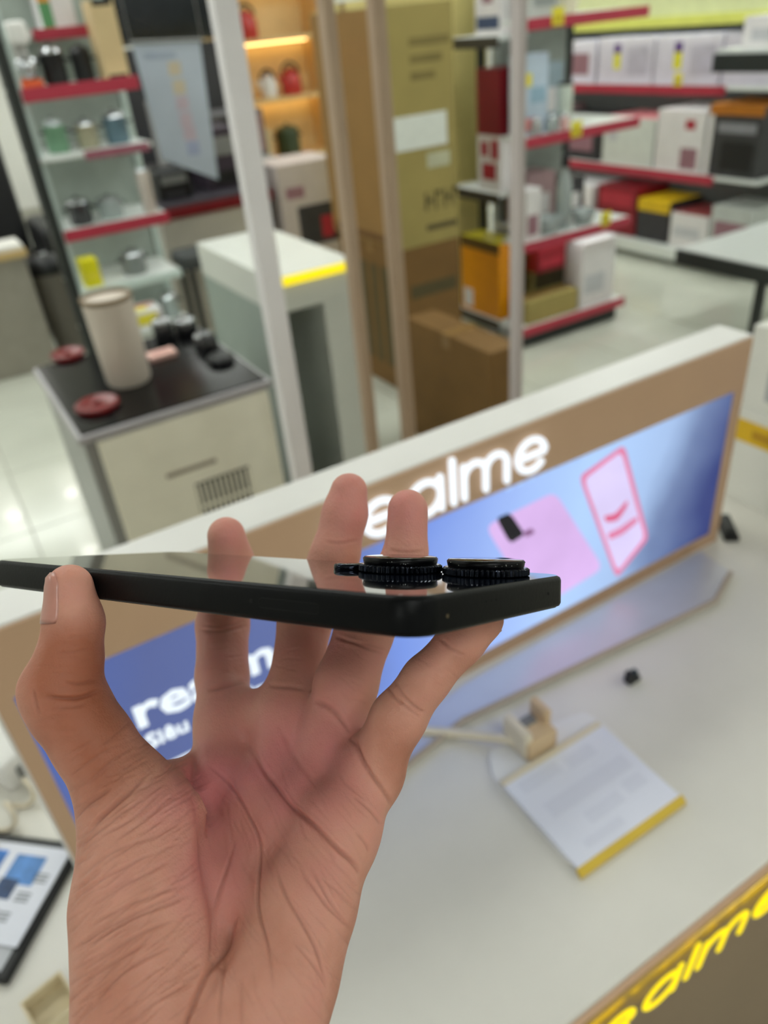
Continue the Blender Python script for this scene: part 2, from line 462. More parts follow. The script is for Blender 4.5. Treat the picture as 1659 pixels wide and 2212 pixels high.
# small black things
t = thing('cable_clip', 'tiny black clip lying alone in the middle of the worktop', 'clip', tuple(pz(1365, 1470, ZT)))
MB().box(-0.010, 0.010, -0.006, 0.006, 0, 0.006, 0.001).build('clip_base', black_m, t)
MB().box(-0.011, -0.004, -0.007, 0.004, 0.006, 0.020, 0.001).build('clip_jaw', black_m, t)
MB().box(0.003, 0.008, -0.003, 0.006, 0.006, 0.014, 0.001).build('clip_tab', mat('dark_teal_plastic', rgb(40, 58, 60), .4), t)
t = thing('black_cradle', 'flat black cradle on the worktop beyond the right end of the panel', 'cradle', tuple(pz(1570, 1148, ZT)), 0.9)
MB().box(-0.030, 0.030, -0.012, 0.012, 0, 0.010, 0.003).build('cradle_base', black_m, t)
MB().box(-0.022, 0.026, -0.008, 0.008, 0.010, 0.018, 0.003).build('cradle_pad', mat('charcoal', rgb(44, 46, 46), .5), t)
# white packages beyond the panel's right end
pk_w = mat('package_white', rgb(226, 224, 216), 0.45, var=0.03)
pk_y = mat('package_yellow', rgb(224, 180, 20), 0.45, var=0.05)
pk_b = mat('package_blue', rgb(96, 122, 170), 0.5, var=0.12, scale=30)
pk_g = mat('package_grey_print', rgb(178, 178, 180), 0.5, var=0.06)
t = thing('packing_box', 'white product box with a yellow band behind the right end of the panel', 'box', (1.20, 0.60, ZT))
MB().box(-0.15, 0.15, -0.20, 0.105, 0, 0.170, 0.002).build('carton', pk_w, t)
MB().box(-0.1512, -0.15, -0.20, 0.100, 0.112, 0.150).build('yellow_band', pk_y, t)
MB().box(-0.1518, -0.1512, -0.19, 0.06, 0.122, 0.138).build('printed_text', mat('ochre_print', rgb(186, 140, 10), .5), t)
t = thing('packing_box', 'white product box with blue print stacked on the yellow banded box', 'box', (1.20, 0.60, ZT + 0.170))
MB().box(-0.145, 0.15, -0.20, 0.095, 0, 0.135, 0.002).build('carton', pk_w, t)
MB().box(-0.1462, -0.145, -0.20, 0.055, 0.02, 0.115).build('print_panel', pk_g, t)
MB().box(-0.1468, -0.1462, -0.20, 0.02, 0.018, 0.060).build('blue_print', pk_b, t)

# left end of the counter: leaflet on a tray, charger, coiled cable
def frame_from(pA, pB, pC, z):
    """origin and two directions of a flat thing from three of its corners on height z"""
    A, B, C_ = (pz(*p, z) for p in (pA, pB, pC))
    return A, B - A, C_ - A
ZL = ZT + 0.012
A, e1, e2 = frame_from((155, 1838), (36, 2048), (0, 1764), ZL)
l1 = np.linalg.norm(e1); d1 = e1 / l1; d2 = np.array([-d1[1], d1[0], 0]); d2 = d2 if d2 @ e2 > 0 else -d2
ang = math.atan2(d1[1], d1[0])
t = thing('display_tray', 'flat black edged tray under the blue leaflet at the left', 'tray', (float(A[0]), float(A[1]), ZT), ang)
sgn = 1 if np.cross(d1, d2)[2] > 0 else -1
def lt(a0, a1, b0, b1, z0, z1, m, name, par, bev=0):
    y0, y1 = sorted((sgn * b0, sgn * b1))
    return MB().box(a0, a1, y0, y1, z0, z1, bev).build(name, m, par)
lt(-0.012, l1 + 0.03, -0.006, 0.26, 0.0, 0.010, black_m, 'tray_body', t, 0.003)
lt(0.0, l1 + 0.022, 0.004, 0.25, 0.010, 0.0108, mat('tray_face', rgb(190, 192, 198), .4, var=.05), 'tray_face', t)
lf = thing('leaflet', 'white leaflet printed with blue pictures lying at the far left of the counter', 'leaflet', (float(A[0]), float(A[1]), ZL), ang)
lt(0, l1, 0, 0.22, 0, 0.0015, card_m, 'sheet', lf)
lt(0.012, 0.045, 0.022, 0.058, 0.0015, 0.0018, mat('print_sky', rgb(90, 140, 205), .5, var=.25, scale=60), 'printed_picture', lf)
lt(0.040, 0.062, 0.038, 0.060, 0.0018, 0.0021, mat('print_navy', rgb(52, 74, 112), .5, var=.3, scale=90), 'printed_picture', lf)
lt(0.060, 0.082, 0.058, 0.080, 0.0018, 0.0021, mat('print_teal', rgb(50, 110, 140), .5, var=.3, scale=90), 'printed_picture', lf)
lt(0.010, 0.060, 0.070, 0.120, 0.0015, 0.0018, mat('print_azure', rgb(60, 120, 200), .5, var=.35, scale=50), 'printed_picture', lf)
pg = mat('print_grey', rgb(160, 164, 172), .6, var=.05)
for i_, (a, b_) in enumerate(((0.030, 0.008), (0.052, 0.016), (0.074, 0.026), (0.094, 0.036))):
    for k in range(3):
        lt(a + 0.004 * k, a + 0.0025 + 0.004 * k, b_, b_ + 0.016, 0.0015, 0.0018, pg, 'printed_line', lf)
p = pz(45, 1650, ZT)
t = thing('charger', 'white power adapter block at the far left of the counter', 'charger', (float(p[0]), float(p[1]), ZT), 0.5)
MB().box(-0.035, 0.035, -0.03, 0.03, 0, 0.045, 0.006).build('adapter_body', white_m, t)
MB().box(-0.02, 0.02, -0.034, -0.029, 0.012, 0.030, 0.002).build('socket', grey_m, t)
MB().box(0.033, 0.05, -0.016, 0.016, 0.008, 0.03, 0.003).build('plug', cream_m, t)
p = pz(60, 1735, ZT)
q = MB(); pts = []
for k in range(140):
    a = 2 * math.pi * k / 28; pts.append((0.0012 * k - 0.09, 0.012 * math.sin(a), 0.014 + 0.011 * math.cos(a)))
q.tube(pts, 0.003, 8); o = q.build('coiled_cable', cream_m); o.location = (float(p[0]), float(p[1]), ZT); o.rotation_euler = (0, 0, 0.75)
tag(o, 'cream coiled cable lying behind the leaflet at the left', 'cable')
p = pz(120, 2185, ZT)
t = thing('carton_tray', 'small pale cardboard tray at the lower left edge of the view', 'tray', (float(p[0]), float(p[1]), ZT), 0.25)
kb = mat('pale_card', rgb(222, 206, 170), .6, var=.05)
MB().box(-0.02, 0.02, -0.02, 0.02, 0, 0.003).build('tray_floor', kb, t)
for a in ((-.02, .02, -.02, -.0175), (-.02, .02, .0175, .02), (-.02, -.0175, -.0175, .0175), (.0175, .02, -.0175, .0175)):
    MB().box(*a, 0.003, 0.018).build('tray_side', kb, t)

# ------------------------------------------------------------------ white frame with slim posts behind the panel
fr_w = mat('frame_white', rgb(240, 236, 238), .4, var=.02)
fr_t = mat('frame_taupe', rgb(176, 152, 128), .4, var=.03)
t = thing('partition_frame', 'tall white metal frame with slim upright posts behind the panel', 'frame', (1.1, 1.75, 0))
for u, w, m in ((0.697, 0.026, fr_w), (0.930, 0.013, fr_t), (1.056, 0.015, fr_t), (1.467, 0.011, mat('frame_warm_grey', rgb(196, 186, 184), .4, var=.02))):
    MB().box(u - w - 1.1, u + w - 1.1, -0.02, 0.02, 0, 2.35, 0.003).build('post', m, t)
MB().box(0.65 - 1.1, 1.50 - 1.1, -0.02, 0.02, 2.35, 2.40, 0.003).build('top_rail', fr_w, t)

# ------------------------------------------------------------------ cream cabinet with black glass top
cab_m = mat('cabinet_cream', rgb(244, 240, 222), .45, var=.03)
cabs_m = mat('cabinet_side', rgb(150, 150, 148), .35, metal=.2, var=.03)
glassk = mat('black_glass', rgb(9, 9, 11), .16, var=.1, spec=.25)
t = thing('cream_cabinet', 'cream cabinet with black glass top and slotted vent behind the panel', 'cabinet', (0.47, 2.33, 0))
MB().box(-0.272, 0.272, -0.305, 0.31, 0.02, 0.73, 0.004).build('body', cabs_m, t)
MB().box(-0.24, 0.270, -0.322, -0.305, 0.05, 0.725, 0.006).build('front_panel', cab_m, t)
MB().box(-0.285, 0.285, -0.325, 0.325, 0.73, 0.752, 0.004).build('top_rim', mat('rim_grey', rgb(170, 166, 168), .3, var=.02), t)
MB().box(-0.272, 0.272, -0.312, 0.312, 0.752, 0.757).build('glass_top', glassk, t)
MB().box(-0.085, 0.068, -0.3245, -0.322, 0.553, 0.566).build('badge', mat('badge_taupe', rgb(150, 140, 124), .4), t)
vent = MB().box(-0.012, 0.162, -0.3225, -0.3215, 0.345, 0.505).build('vent', mat('vent_shadow', rgb(44, 42, 36), .7), t)  # shade inside the vent slots painted as a dark backing plate
for r_ in range(2):
    for k in range(11):
        x = -0.0105 + k * 0.0163
        MB().box(x, x + 0.0072, -0.3275, -0.3225, 0.348 + 0.080 * r_, 0.420 + 0.080 * r_).build('slat', cab_m, vent)
MB().box(-0.010, 0.160, -0.3275, -0.3225, 0.420, 0.428).build('slat_rail', cab_m, vent)
for u, v in ((-.22, -.25), (.22, -.25), (-.22, .25), (.22, .25)):
    MB().cyl(u, v, 0, 0.022, 0.02).build('foot', black_m, t)
ZCB = 0.757
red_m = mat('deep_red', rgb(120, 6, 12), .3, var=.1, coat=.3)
for x, y, r, lab in ((128, 765, .055, 'round red disc standing in for a reflection near the back left corner of the black glass top'), (188, 872, .062, 'round red disc standing in for a reflection near the front left corner of the black glass top')):
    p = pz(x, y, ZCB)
    t = thing('reflection', lab, 'reflection', (float(p[0]) + .02, float(p[1]) - .05, ZCB), group='red reflections on the cabinet')  # red reflections in the black glass, built as coloured discs
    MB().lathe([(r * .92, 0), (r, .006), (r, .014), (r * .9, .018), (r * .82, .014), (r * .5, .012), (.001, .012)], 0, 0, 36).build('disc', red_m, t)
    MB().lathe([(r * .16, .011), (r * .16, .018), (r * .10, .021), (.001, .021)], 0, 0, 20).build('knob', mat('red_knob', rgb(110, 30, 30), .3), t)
def canister(u, v, z, r0, r1, h, label, name='canister', body=cream_m, rim=None, lid=True, cat='canister', group=None):
    t = thing(name, label, cat, (u, v, z), group=group)
    MB().lathe([(r0 * .92, 0), (r0, .012), ((r0 + r1) / 2, h * .5), (r1, h * .93), (r1, h * .96)], 0, 0, 36).build('body', body, t)
    MB().lathe([(r1 * 1.02, h * .95), (r1 * 1.03, h), (r1 * .94, h), (r1 * .93, h * .93)], 0, 0, 36, cap=False).build('rim', rim or grey_m, t)
    if lid: MB().lathe([(r1 * .93, h * .94), (r1 * .6, h * .955), (.001, h * .958)], 0, 0, 32, cap=False).build('lid', rim or grey_m, t)
    return t
canister(0.412, 2.30, ZCB, .066, .072, .265, 'tall cream canister with brown rim standing on the black glass top', body=mat('canister_cream', rgb(214, 202, 188), .45, var=.03), rim=mat('rim_brown', rgb(120, 100, 72), .4))
p = pz(350, 770, ZCB)
t = thing('soap_bar_box', 'flat pink box beside the cream canister', 'box', (float(p[0]), float(p[1]), ZCB), 0.02)
MB().box(-.045, .045, -.03, .03, 0, .016, .003).build('carton', mat('pink_card', rgb(232, 188, 176), .4, var=.04), t)
MB().box(-.03, .03, -.012, .012, .016, .0165).build('print_panel', mat('pink_print', rgb(214, 160, 150), .5), t)
random.seed(11)
jar_m = mat('smoked_glass', rgb(46, 46, 48), .08, var=.2, coat=.5)
steel_m = mat('brushed_steel', rgb(180, 182, 184), .22, metal=.9, var=.05)
for k, (x, y, r, h, lab) in enumerate(((345, 712, .036, .07, 'black jar with steel lid at the back of the glass top'), (405, 705, .040, .05, 'low black pot with steel lid beside the row of dark jars'),
        (450, 738, .034, .045, 'small black cup on the right of the glass top'), (478, 772, .042, .022, 'shallow smoked dish at the right of the glass top'), (500, 735, .03, .05, 'dark jar at the right end of the glass top'))):
    p = pz(x, y + 8, ZCB)
    u, v = min(float(p[0]), .70), min(float(p[1]), 2.60)
    t = thing('dark_jar', lab, 'jar', (u, v, ZCB), group='dark jars on the cabinet')
    MB().lathe([(r * .85, 0), (r, .006), (r, h * .7), (r * .9, h * .8)], 0, 0, 28).build('body', jar_m, t)
    MB().lathe([(r * .92, h * .79), (r * .92, h * .92), (r * .7, h), (.001, h)], 0, 0, 28).build('lid', steel_m if k < 3 else black_m, t)
# black bag on the floor between cabinet and pedestal
t = thing('cable_reel', 'black cable reel on the floor beside the cream cabinet', 'reel', (0.86, 2.20, 0))
MB().lathe([(.10, 0), (.115, .01), (.115, .03), (.06, .035), (.06, .12), (.115, .125), (.115, .15), (.10, .155)], 0, 0, 32).build('drum', black_m, t)
MB().tube([(.06 * math.cos(a), 0, .16 + .07 * math.sin(a)) for a in np.linspace(0, math.pi, 12)], .008, 8).build('handle', black_m, t)

# ------------------------------------------------------------------ white pedestal with lit yellow edge
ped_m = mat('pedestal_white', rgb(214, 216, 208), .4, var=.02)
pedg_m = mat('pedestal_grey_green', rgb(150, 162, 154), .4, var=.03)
t = thing('display_pedestal', 'white arch shaped pedestal with a glowing yellow strip along its front edge', 'pedestal', (1.08, 2.65, 0))
MB().box(-.155, .155, -.34, .36, .83, .95, .004).build('top_slab', ped_m, t)
MB().box(.022, .150, -.335, .355, 0, .83, .004).build('right_leg', ped_m, t)
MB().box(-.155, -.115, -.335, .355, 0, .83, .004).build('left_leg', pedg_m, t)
MB().box(-.150, .130, -.352, -.340, .918, .948, .004).build('light_strip', mat('strip_yellow', rgb(255, 232, 20), .4, var=0, emit=1.0), t)
t = thing('red_stool', 'low dark red stool seen through the pedestal opening', 'stool', (1.45, 3.75, 0))
MB().box(-.16, .16, -.16, .16, .26, .32, .01).build('seat', mat('stool_red', rgb(120, 34, 30), .5), t)
for u in (-.13, .13):
    for v in (-.13, .13): MB().box(u - .015, u + .015, v - .015, v + .015, 0, .26).build('leg', grey_m, t)

# ------------------------------------------------------------------ cardboard cartons
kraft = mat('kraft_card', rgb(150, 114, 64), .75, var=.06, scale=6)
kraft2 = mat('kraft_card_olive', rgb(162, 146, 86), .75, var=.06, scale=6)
kraft3 = mat('kraft_card_brown', rgb(122, 90, 46), .75, var=.08, scale=8)
kraft4 = mat('kraft_card_pale', rgb(222, 206, 136), .75, var=.06, scale=6)
tape_m = mat('packing_tape', rgb(140, 106, 58), .35, var=.03)
ink_m = mat('carton_ink', rgb(84, 74, 44), .7, var=.1)
lab_m = mat('shipping_label', rgb(226, 230, 222), .5, var=.05, scale=60)
def carton(u0, u1, v0, v1, z0, z1, label, m, tape=True, name='cardboard_carton'):
    cu, cv = (u0 + u1) / 2, (v0 + v1) / 2
    t = thing(name, label, 'carton', (cu, cv, z0))
    hu, hv, h = (u1 - u0) / 2, (v1 - v0) / 2, z1 - z0
    MB().box(-hu, hu, -hv, hv, 0, h, .004).build('box', m, t)
    if tape:
        MB().box(-hu - .0006, hu + .0006, -.025, .025, h - .06, h + .0006).build('tape', tape_m, t)
    return t, hu, hv, h
t, hu, hv, h = carton(1.656, 1.80, 2.12, 2.69, 0, .55, 'plain brown carton on the floor in front of the tall stack', kraft3)
t, hu, hv, h = carton(1.86, 2.17, 3.0, 3.62, 0, .73, 'dark brown printed carton at the bottom of the tall stack', kraft3)
for k in range(5):
    MB().box(-hu - .001, -hu, -hv + .06 + .1 * k, -hv + .12 + .1 * k, .12, .62).build('printed_mark', ink_m, t)
MB().box(-.13, .13, -hv - .001, -hv, .50, .56).build('printed_mark', ink_m, t)
t, hu, hv, h = carton(1.85, 2.17, 3.0, 3.64, .73, 1.655, 'tall light carton with white shipping label on top of the stack', kraft2)
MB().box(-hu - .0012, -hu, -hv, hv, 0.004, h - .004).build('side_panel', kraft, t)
MB().box(-hu - .0020, -hu - .0012, -.16, .10, .72, .82).build('printed_mark', mat('ink_faint', rgb(150, 112, 62), .7), t)
MB().box(-hu - .0020, -hu - .0012, -hv + .02, hv - .02, .012, .045).build('shadow_strip', mat('flap_shadow_card', rgb(110, 78, 40), .8), t)  # flap's shadow painted as a darker strip near the carton's base
def fp(x): return x - 2.01
MB().box(fp(1.853), fp(2.12), -hv - .0015, -hv, 1.135 - .73, 1.265 - .73).build('shipping_label', lab_m, t)
MB().box(fp(2.01), fp(2.13), -hv - .0015, -hv, 1.05 - .73, 1.11 - .73).build('small_label', mat('label_faded', rgb(190, 190, 160), .6), t)
for k, (a, w) in enumerate(((1.99, .04), (2.04, .036), (2.09, .04), (2.135, .03))):
    q = MB(); q.box(fp(a), fp(a + .012), -hv - .001, -hv, .145, .225); q.box(fp(a), fp(a + w), -hv - .001, -hv, .208 if k % 2 else .180, .225 if k % 2 else .196); q.build('printed_letter', ink_m, t)
MB().box(fp(1.99), fp(2.16), -hv - .001, -hv, .06, .085).build('printed_mark', ink_m, t)
ol = mat('ink_olive', rgb(128, 114, 64), .7)
for k in range(3): MB().box(fp(1.95), fp(2.15 - .04 * k), -hv - .001, -hv, .78 - .06 * k, .81 - .06 * k).build('printed_line', ol, t)
t, hu, hv, h = carton(2.30, 3.05, 3.90, 4.40, 0, .80, 'wide olive carton behind the end shelves, lower one', kraft4)
for k in range(4): MB().box(-.30 + .11 * k, -.22 + .11 * k, -hv - .001, -hv, .66, .74).build('printed_letter', ink_m, t)
t, hu, hv, h = carton(2.30, 3.05, 3.90, 4.40, .80, 1.70, 'wide olive carton behind the end shelves, upper one', kraft4)
MB().box(-.02, .10, -hv - .0015, -hv, .42, .60).build('barcode_label', lab_m, t)
for k in range(4): MB().box(-.33 + .11 * k, -.25 + .11 * k, -hv - .001, -hv, .04, .14).build('printed_letter', ink_m, t)

# ------------------------------------------------------------------ shelf racks
lip_m = mat('shelf_lip_red', rgb(178, 52, 72), .4, var=.06)
shelf_m = mat('shelf_white', rgb(226, 230, 226), .35, var=.02)
up_m = mat('rack_upright', rgb(40, 44, 42), .45, var=.08)
upl_m = mat('rack_upright_pale', rgb(190, 200, 196), .4, var=.04)
def rack(label, loc, shelves, lips, uprights, lights=(), name='shelf_rack'):
    """shelves: (u0,u1,v0,v1,z) tops; lips: boxes of the coloured price edge; uprights: boxes"""
    t = thing(name, label, 'shelf', loc)
    L = lambda a: (a[0] - loc[0], a[1] - loc[0], a[2] - loc[1], a[3] - loc[1])
    for s in shelves:
        MB().box(*L(s), s[4] - .02, s[4], .002).build('shelf_board', shelf_m, t)
    for s in lips:
        MB().box(*L(s), s[4], s[5], .002).build('price_edge', s[6] if len(s) > 6 else lip_m, t)
    for s in uprights:
        MB().box(*L(s), s[4], s[5], .003).build('upright', s[6] if len(s) > 6 else up_m, t)
    for s in lights:
        MB().box(*L(s), s[4] - .012, s[4], .001).build('shelf_light', mat('shelf_led', (0.90, 1.0, 0.96), .4, var=0, emit=7.0), t)
    return t
# rack facing the counter, right of the cartons
zs = (.12, .575, 1.07, 1.555)
rack('white shelf rack with red price edges right of the cartons', (3.05, 3.38, 0),
     [(2.67, 3.43, 3.13, 3.30, z) for z in zs] + [(2.87, 3.43, 3.30, 3.62, z) for z in zs],
     [(2.67, 3.43, 3.115, 3.13, z - .045, z + .002) for z in zs],
     [(3.38, 3.42, 3.62, 3.66, 0, 1.9), (2.88, 2.91, 3.62, 3.65, 0, 1.9, upl_m), (2.91, 3.38, 3.63, 3.645, .13, 1.9, mat('rack_back_grey', rgb(150, 156, 150), .5, var=.15, scale=9)), (2.70, 3.40, 3.15, 3.17, 0, .10)],
     [(2.72, 3.40, 3.14, 3.16, z - .021) for z in zs[1:]])
# its end shelves facing left
edk = mat('end_edge_dark', rgb(60, 54, 44), .5)
rack('end shelves with dark edges between the cartons and the red edged rack', (2.75, 3.52, 0),
     [(2.655, 2.83, 3.31, 3.72, z) for z in (.12, .80, 1.50)],
     [(2.64, 2.655, 3.31, 3.72, z - .05, z - .002, edk) for z in (.12, .80, 1.50)],
     [(2.832, 2.862, 3.36, 3.40, 0, 1.9), (2.832, 2.862, 3.68, 3.72, 0, 1.9)])
# ------------------------------------------------------------------ goods on the end shelves
def pbox(name, label, u0, u1, v0, v1, z0, h, m, prints=(), cat='box', group=None):
    """product box; prints: (face, a0, a1, b0, b1, material, part name) with face 'f' (towards -Y), 'l' (towards -X) or 't'"""
    cu, cv = (u0 + u1) / 2, (v0 + v1) / 2; hu, hv = (u1 - u0) / 2, (v1 - v0) / 2
    t = thing(name, label, cat, (cu, cv, z0), group=group)
    MB().box(-hu, hu, -hv, hv, 0, h, .002).build('carton', m, t)
    for k, (f, a0, a1, b0, b1, pm_, nm) in enumerate(prints):
        e = .0008 + .0004 * k
        if f == 'f': MB().box(-hu + a0 * 2 * hu, -hu + a1 * 2 * hu, -hv - e, -hv, b0 * h, b1 * h).build(nm, pm_, t)
        elif f == 'l': MB().box(-hu - e, -hu, hv - a1 * 2 * hv, hv - a0 * 2 * hv, b0 * h, b1 * h).build(nm, pm_, t)
        else: MB().box(-hu + a0 * 2 * hu, -hu + a1 * 2 * hu, -hv + b0 * 2 * hv, -hv + b1 * 2 * hv, h, h + e).build(nm, pm_, t)
    return t
crim = mat('crimson_card', rgb(124, 10, 28), .45, var=.05)
redp = mat('red_print', rgb(170, 40, 56), .5, var=.08)
whitec = mat('white_card', rgb(226, 222, 222), .5, var=.04)
lilc = mat('lilac_white_card', rgb(214, 208, 222), .5, var=.06, scale=20)
dark_p = mat('dark_print', rgb(54, 52, 56), .5, var=.2, scale=40)
mau = mat('mauve_print', rgb(150, 110, 120), .5, var=.15, scale=40)
yelc = mat('yellow_card', rgb(232, 218, 60), .45, var=.05)
orac = mat('orange_card', rgb(230, 150, 10), .45, var=.05)
blu = mat('navy_print', rgb(60, 76, 108), .5, var=.1)
pbox('product_box', 'tall box with crimson top half and patterned white lower half', 2.68, 2.82, 3.33, 3.52, .80, .56, whitec,
     [('l', 0, 1, .48, 1, crim, 'crimson_band'), ('f', 0, 1, .48, 1, crim, 'crimson_band'), ('l', .2, .8, .10, .24, redp, 'printed_picture'), ('l', .15, .45, .30, .42, redp, 'printed_picture'), ('l', .6, .9, .28, .44, redp, 'printed_picture'), ('t', 0, 1, 0, 1, crim, 'crimson_lid')])
pbox('product_box', 'white box with navy stripe on the top end shelf', 2.68, 2.82, 3.33, 3.52, 1.50, .26, whitec, [('l', .05, .95, .1, .3, blu, 'navy_stripe'), ('l', .3, .7, .5, .8, mau, 'printed_picture')])
pbox('product_box', 'orange box with bright yellow lid on the bottom end shelf', 2.67, 2.82, 3.33, 3.68, .12, .42, orac, [('t', 0, 1, 0, 1, yelc, 'yellow_lid'), ('l', .05, .3, .05, .3, whitec, 'printed_picture'), ('l', .0, 1, .86, 1.0, mat('shaded_flap', rgb(96, 70, 20), .6), 'shaded_flap')])  # shade below the yellow lid painted on as a brown band
# goods on the red edged rack
glass_b = mat('clear_glassware', rgb(214, 226, 224), .06, var=.05, coat=.6, trans=.55)
def tag_on(x, y, v, label, m=None, u=None):
    p = pu(x, y, u) if u else pv(x, y, v)
    t = thing('price_tag', label, 'price tag', (float(p[0]), float(p[1]), float(p[2]) - .03))
    if u: MB().box(-.004, 0, -.03, .03, -.005, .065, .001).build('tag_card', yelc, t); MB().box(-.005, -.004, -.02, .02, .01, .03).build('printed_price', mat('tag_ochre', rgb(190, 160, 20), .5), t)
    else: MB().box(-.035, .035, -.004, 0, -.005, .065, .001).build('tag_card', yelc, t); MB().box(-.022, .022, -.005, -.004, .01, .03).build('printed_price', mat('tag_ochre', rgb(190, 160, 20), .5), t)
tag_on(1245, 278, 3.113, 'yellow price tag on the second red edge from the top')
tag_on(1308, 472, 3.113, 'yellow price tag on the third red edge from the top')
tag_on(1205, 35, 3.113, 'yellow price tag on the topmost red edge, beside the shiny jug')
def bottle(u, v, z, r, h, label, body, cap, cat='bottle', group=None, name='bottle'):
    t = thing(name, label, cat, (u, v, z), group=group)
    MB().lathe([(r * .9, 0), (r, .008), (r, h * .55), (r * .8, h * .68), (r * .42, h * .78), (r * .42, h * .84)], 0, 0, 28).build('body', body, t)
    MB().lathe([(r * .5, h * .83), (r * .5, h * .98), (r * .4, h), (.001, h)], 0, 0, 24).build('cap', cap, t)
    return t
bottle(3.02, 3.22, .577, .042, .37, 'clear bottle with black cap on the third shelf', glass_b, black_m)
t = thing('glass_bowl', 'wide clear glass bowl around the bottle on the third shelf', 'bowl', (2.90, 3.21, .577))
MB().lathe([(.03, 0), (.05, .006), (.068, .05), (.072, .085), (.067, .085), (.060, .045), (.03, .012), (.001, .010)], 0, 0, 36, cap=False).build('bowl_wall', glass_b, t)
MB().lathe([(.03, 0), (.034, .004), (.001, .004)], 0, 0, 24).build('bowl_foot', glass_b, t)
t = thing('glass_bowl', 'small clear glass bowl right of the bottle on the third shelf', 'bowl', (3.16, 3.21, .577))
MB().lathe([(.028, 0), (.045, .006), (.06, .04), (.064, .07), (.06, .07), (.052, .04), (.026, .012), (.001, .010)], 0, 0, 36, cap=False).build('bowl_wall', glass_b, t)
MB().lathe([(.028, 0), (.03, .004), (.001, .004)], 0, 0, 24).build('bowl_foot', glass_b, t)
pbox('product_box', 'white box with mauve picture at the left of the third shelf', 2.70, 2.80, 3.15, 3.29, .577, .25, whitec, [('f', .1, .8, .1, .5, mau, 'printed_picture'), ('l', .2, .8, .2, .6, mau, 'printed_picture')])
canister(3.0, 3.22, 1.072, .035, .038, .20, 'pale canister with dark lid on the second shelf', body=mat('pale_green', rgb(208, 218, 206), .4), rim=black_m, name='canister')
pbox('product_box', 'blue and white box at the left of the second shelf', 2.70, 2.86, 3.19, 3.29, 1.072, .34, mat('pale_blue_card', rgb(190, 206, 222), .5, var=.08), [('f', 0, .6, .05, .22, mat('salmon_print', rgb(232, 150, 150), .5), 'salmon_print'), ('f', .05, .35, .62, .78, yelc, 'yellow_print'), ('f', .3, .9, .4, .6, mat('sky_print', rgb(150, 180, 200), .5), 'printed_picture')])
for k, (u, lab) in enumerate(((2.76, 'small clear glass jar leftmost in the row on the second shelf'), (2.86, 'small clear glass jar in the middle of the row on the second shelf'), (2.94, 'small pinkish glass jar at the right of the row on the second shelf'))):
    t = thing('glass_jar', lab, 'jar', (u, 3.155, 1.072), group='jars on the second shelf')
    r = .026
    MB().lathe([(r * .9, 0), (r, .006), (r, .05), (r * .85, .06)], 0, 0, 24).build('body', glass_b if k < 2 else mat('pink_glass', rgb(230, 190, 186), .1, coat=.5), t)
    MB().lathe([(r * .9, .06), (r * .9, .074), (.001, .076)], 0, 0, 24).build('lid', steel_m, t)
t = thing('water_jug', 'bright pale jug hanging over the topmost red edge', 'jug', (2.97, 3.20, 1.557))
MB().lathe([(.036, 0), (.046, .01), (.05, .07), (.04, .12), (.044, .14)], 0, 0, 32).build('body', mat('jug_cream', rgb(240, 236, 206), .15, coat=.5), t)
MB().tube([(.045 + .03 * math.sin(a), 0, .07 + .04 * math.cos(a)) for a in np.linspace(0, math.pi, 12)], .006, 8).build('handle', mat('jug_cream', rgb(240, 236, 206), .15), t)
pbox('product_box', 'grey toned box at the left of the top shelf', 2.72, 2.88, 3.16, 3.28, 1.557, .2, mat('grey_card', rgb(190, 194, 190), .5), [('f', .1, .9, .2, .7, mat('grey_print', rgb(150, 156, 154), .5), 'printed_picture')])
t, hu, hv, h = carton(2.72, 3.09, 3.15, 3.29, .122, .25, 'small brown carton on the bottom red edged shelf', kraft2)
pbox('product_box', 'white box standing right of the small brown carton', 3.11, 3.36, 3.15, 3.29, .122, .36, whitec, [('f', .1, .7, .2, .5, mat('faint_grey', rgb(196, 196, 200), .5), 'printed_picture'), ('t', 0, 1, 0, 1, whitec, 'lid')])
pbox('product_box', 'dark red box behind the white box on the bottom shelf', 2.83, 3.03, 3.20, 3.29, .372, .13, crim, [('f', .1, .9, .2, .5, redp, 'printed_text')])

for k, (u0, u1, z, h, m, lab) in enumerate((
        (2.92, 3.12, .577, .26, mat('rosy_grey_card', rgb(170, 140, 142), .5, var=.1), 'rosy grey box at the back of the third red edged shelf'),
        (3.16, 3.34, .577, .20, dark_p, 'dark box at the back right of the third red edged shelf'),
        (2.93, 3.15, 1.072, .28, mat('steel_blue_card', rgb(150, 168, 178), .5, var=.1), 'steel blue box at the back of the second red edged shelf'),
        (2.95, 3.30, .122, .30, kraft2, 'brown box at the back of the bottom red edged shelf'))):
    pbox('product_box', lab, u0, u1, 3.40, 3.58, z, h, m, [('f', .1, .8, .2, .6, whitec if k != 3 else ink_m, 'printed_picture')], group='boxes at the back of the red edged rack')

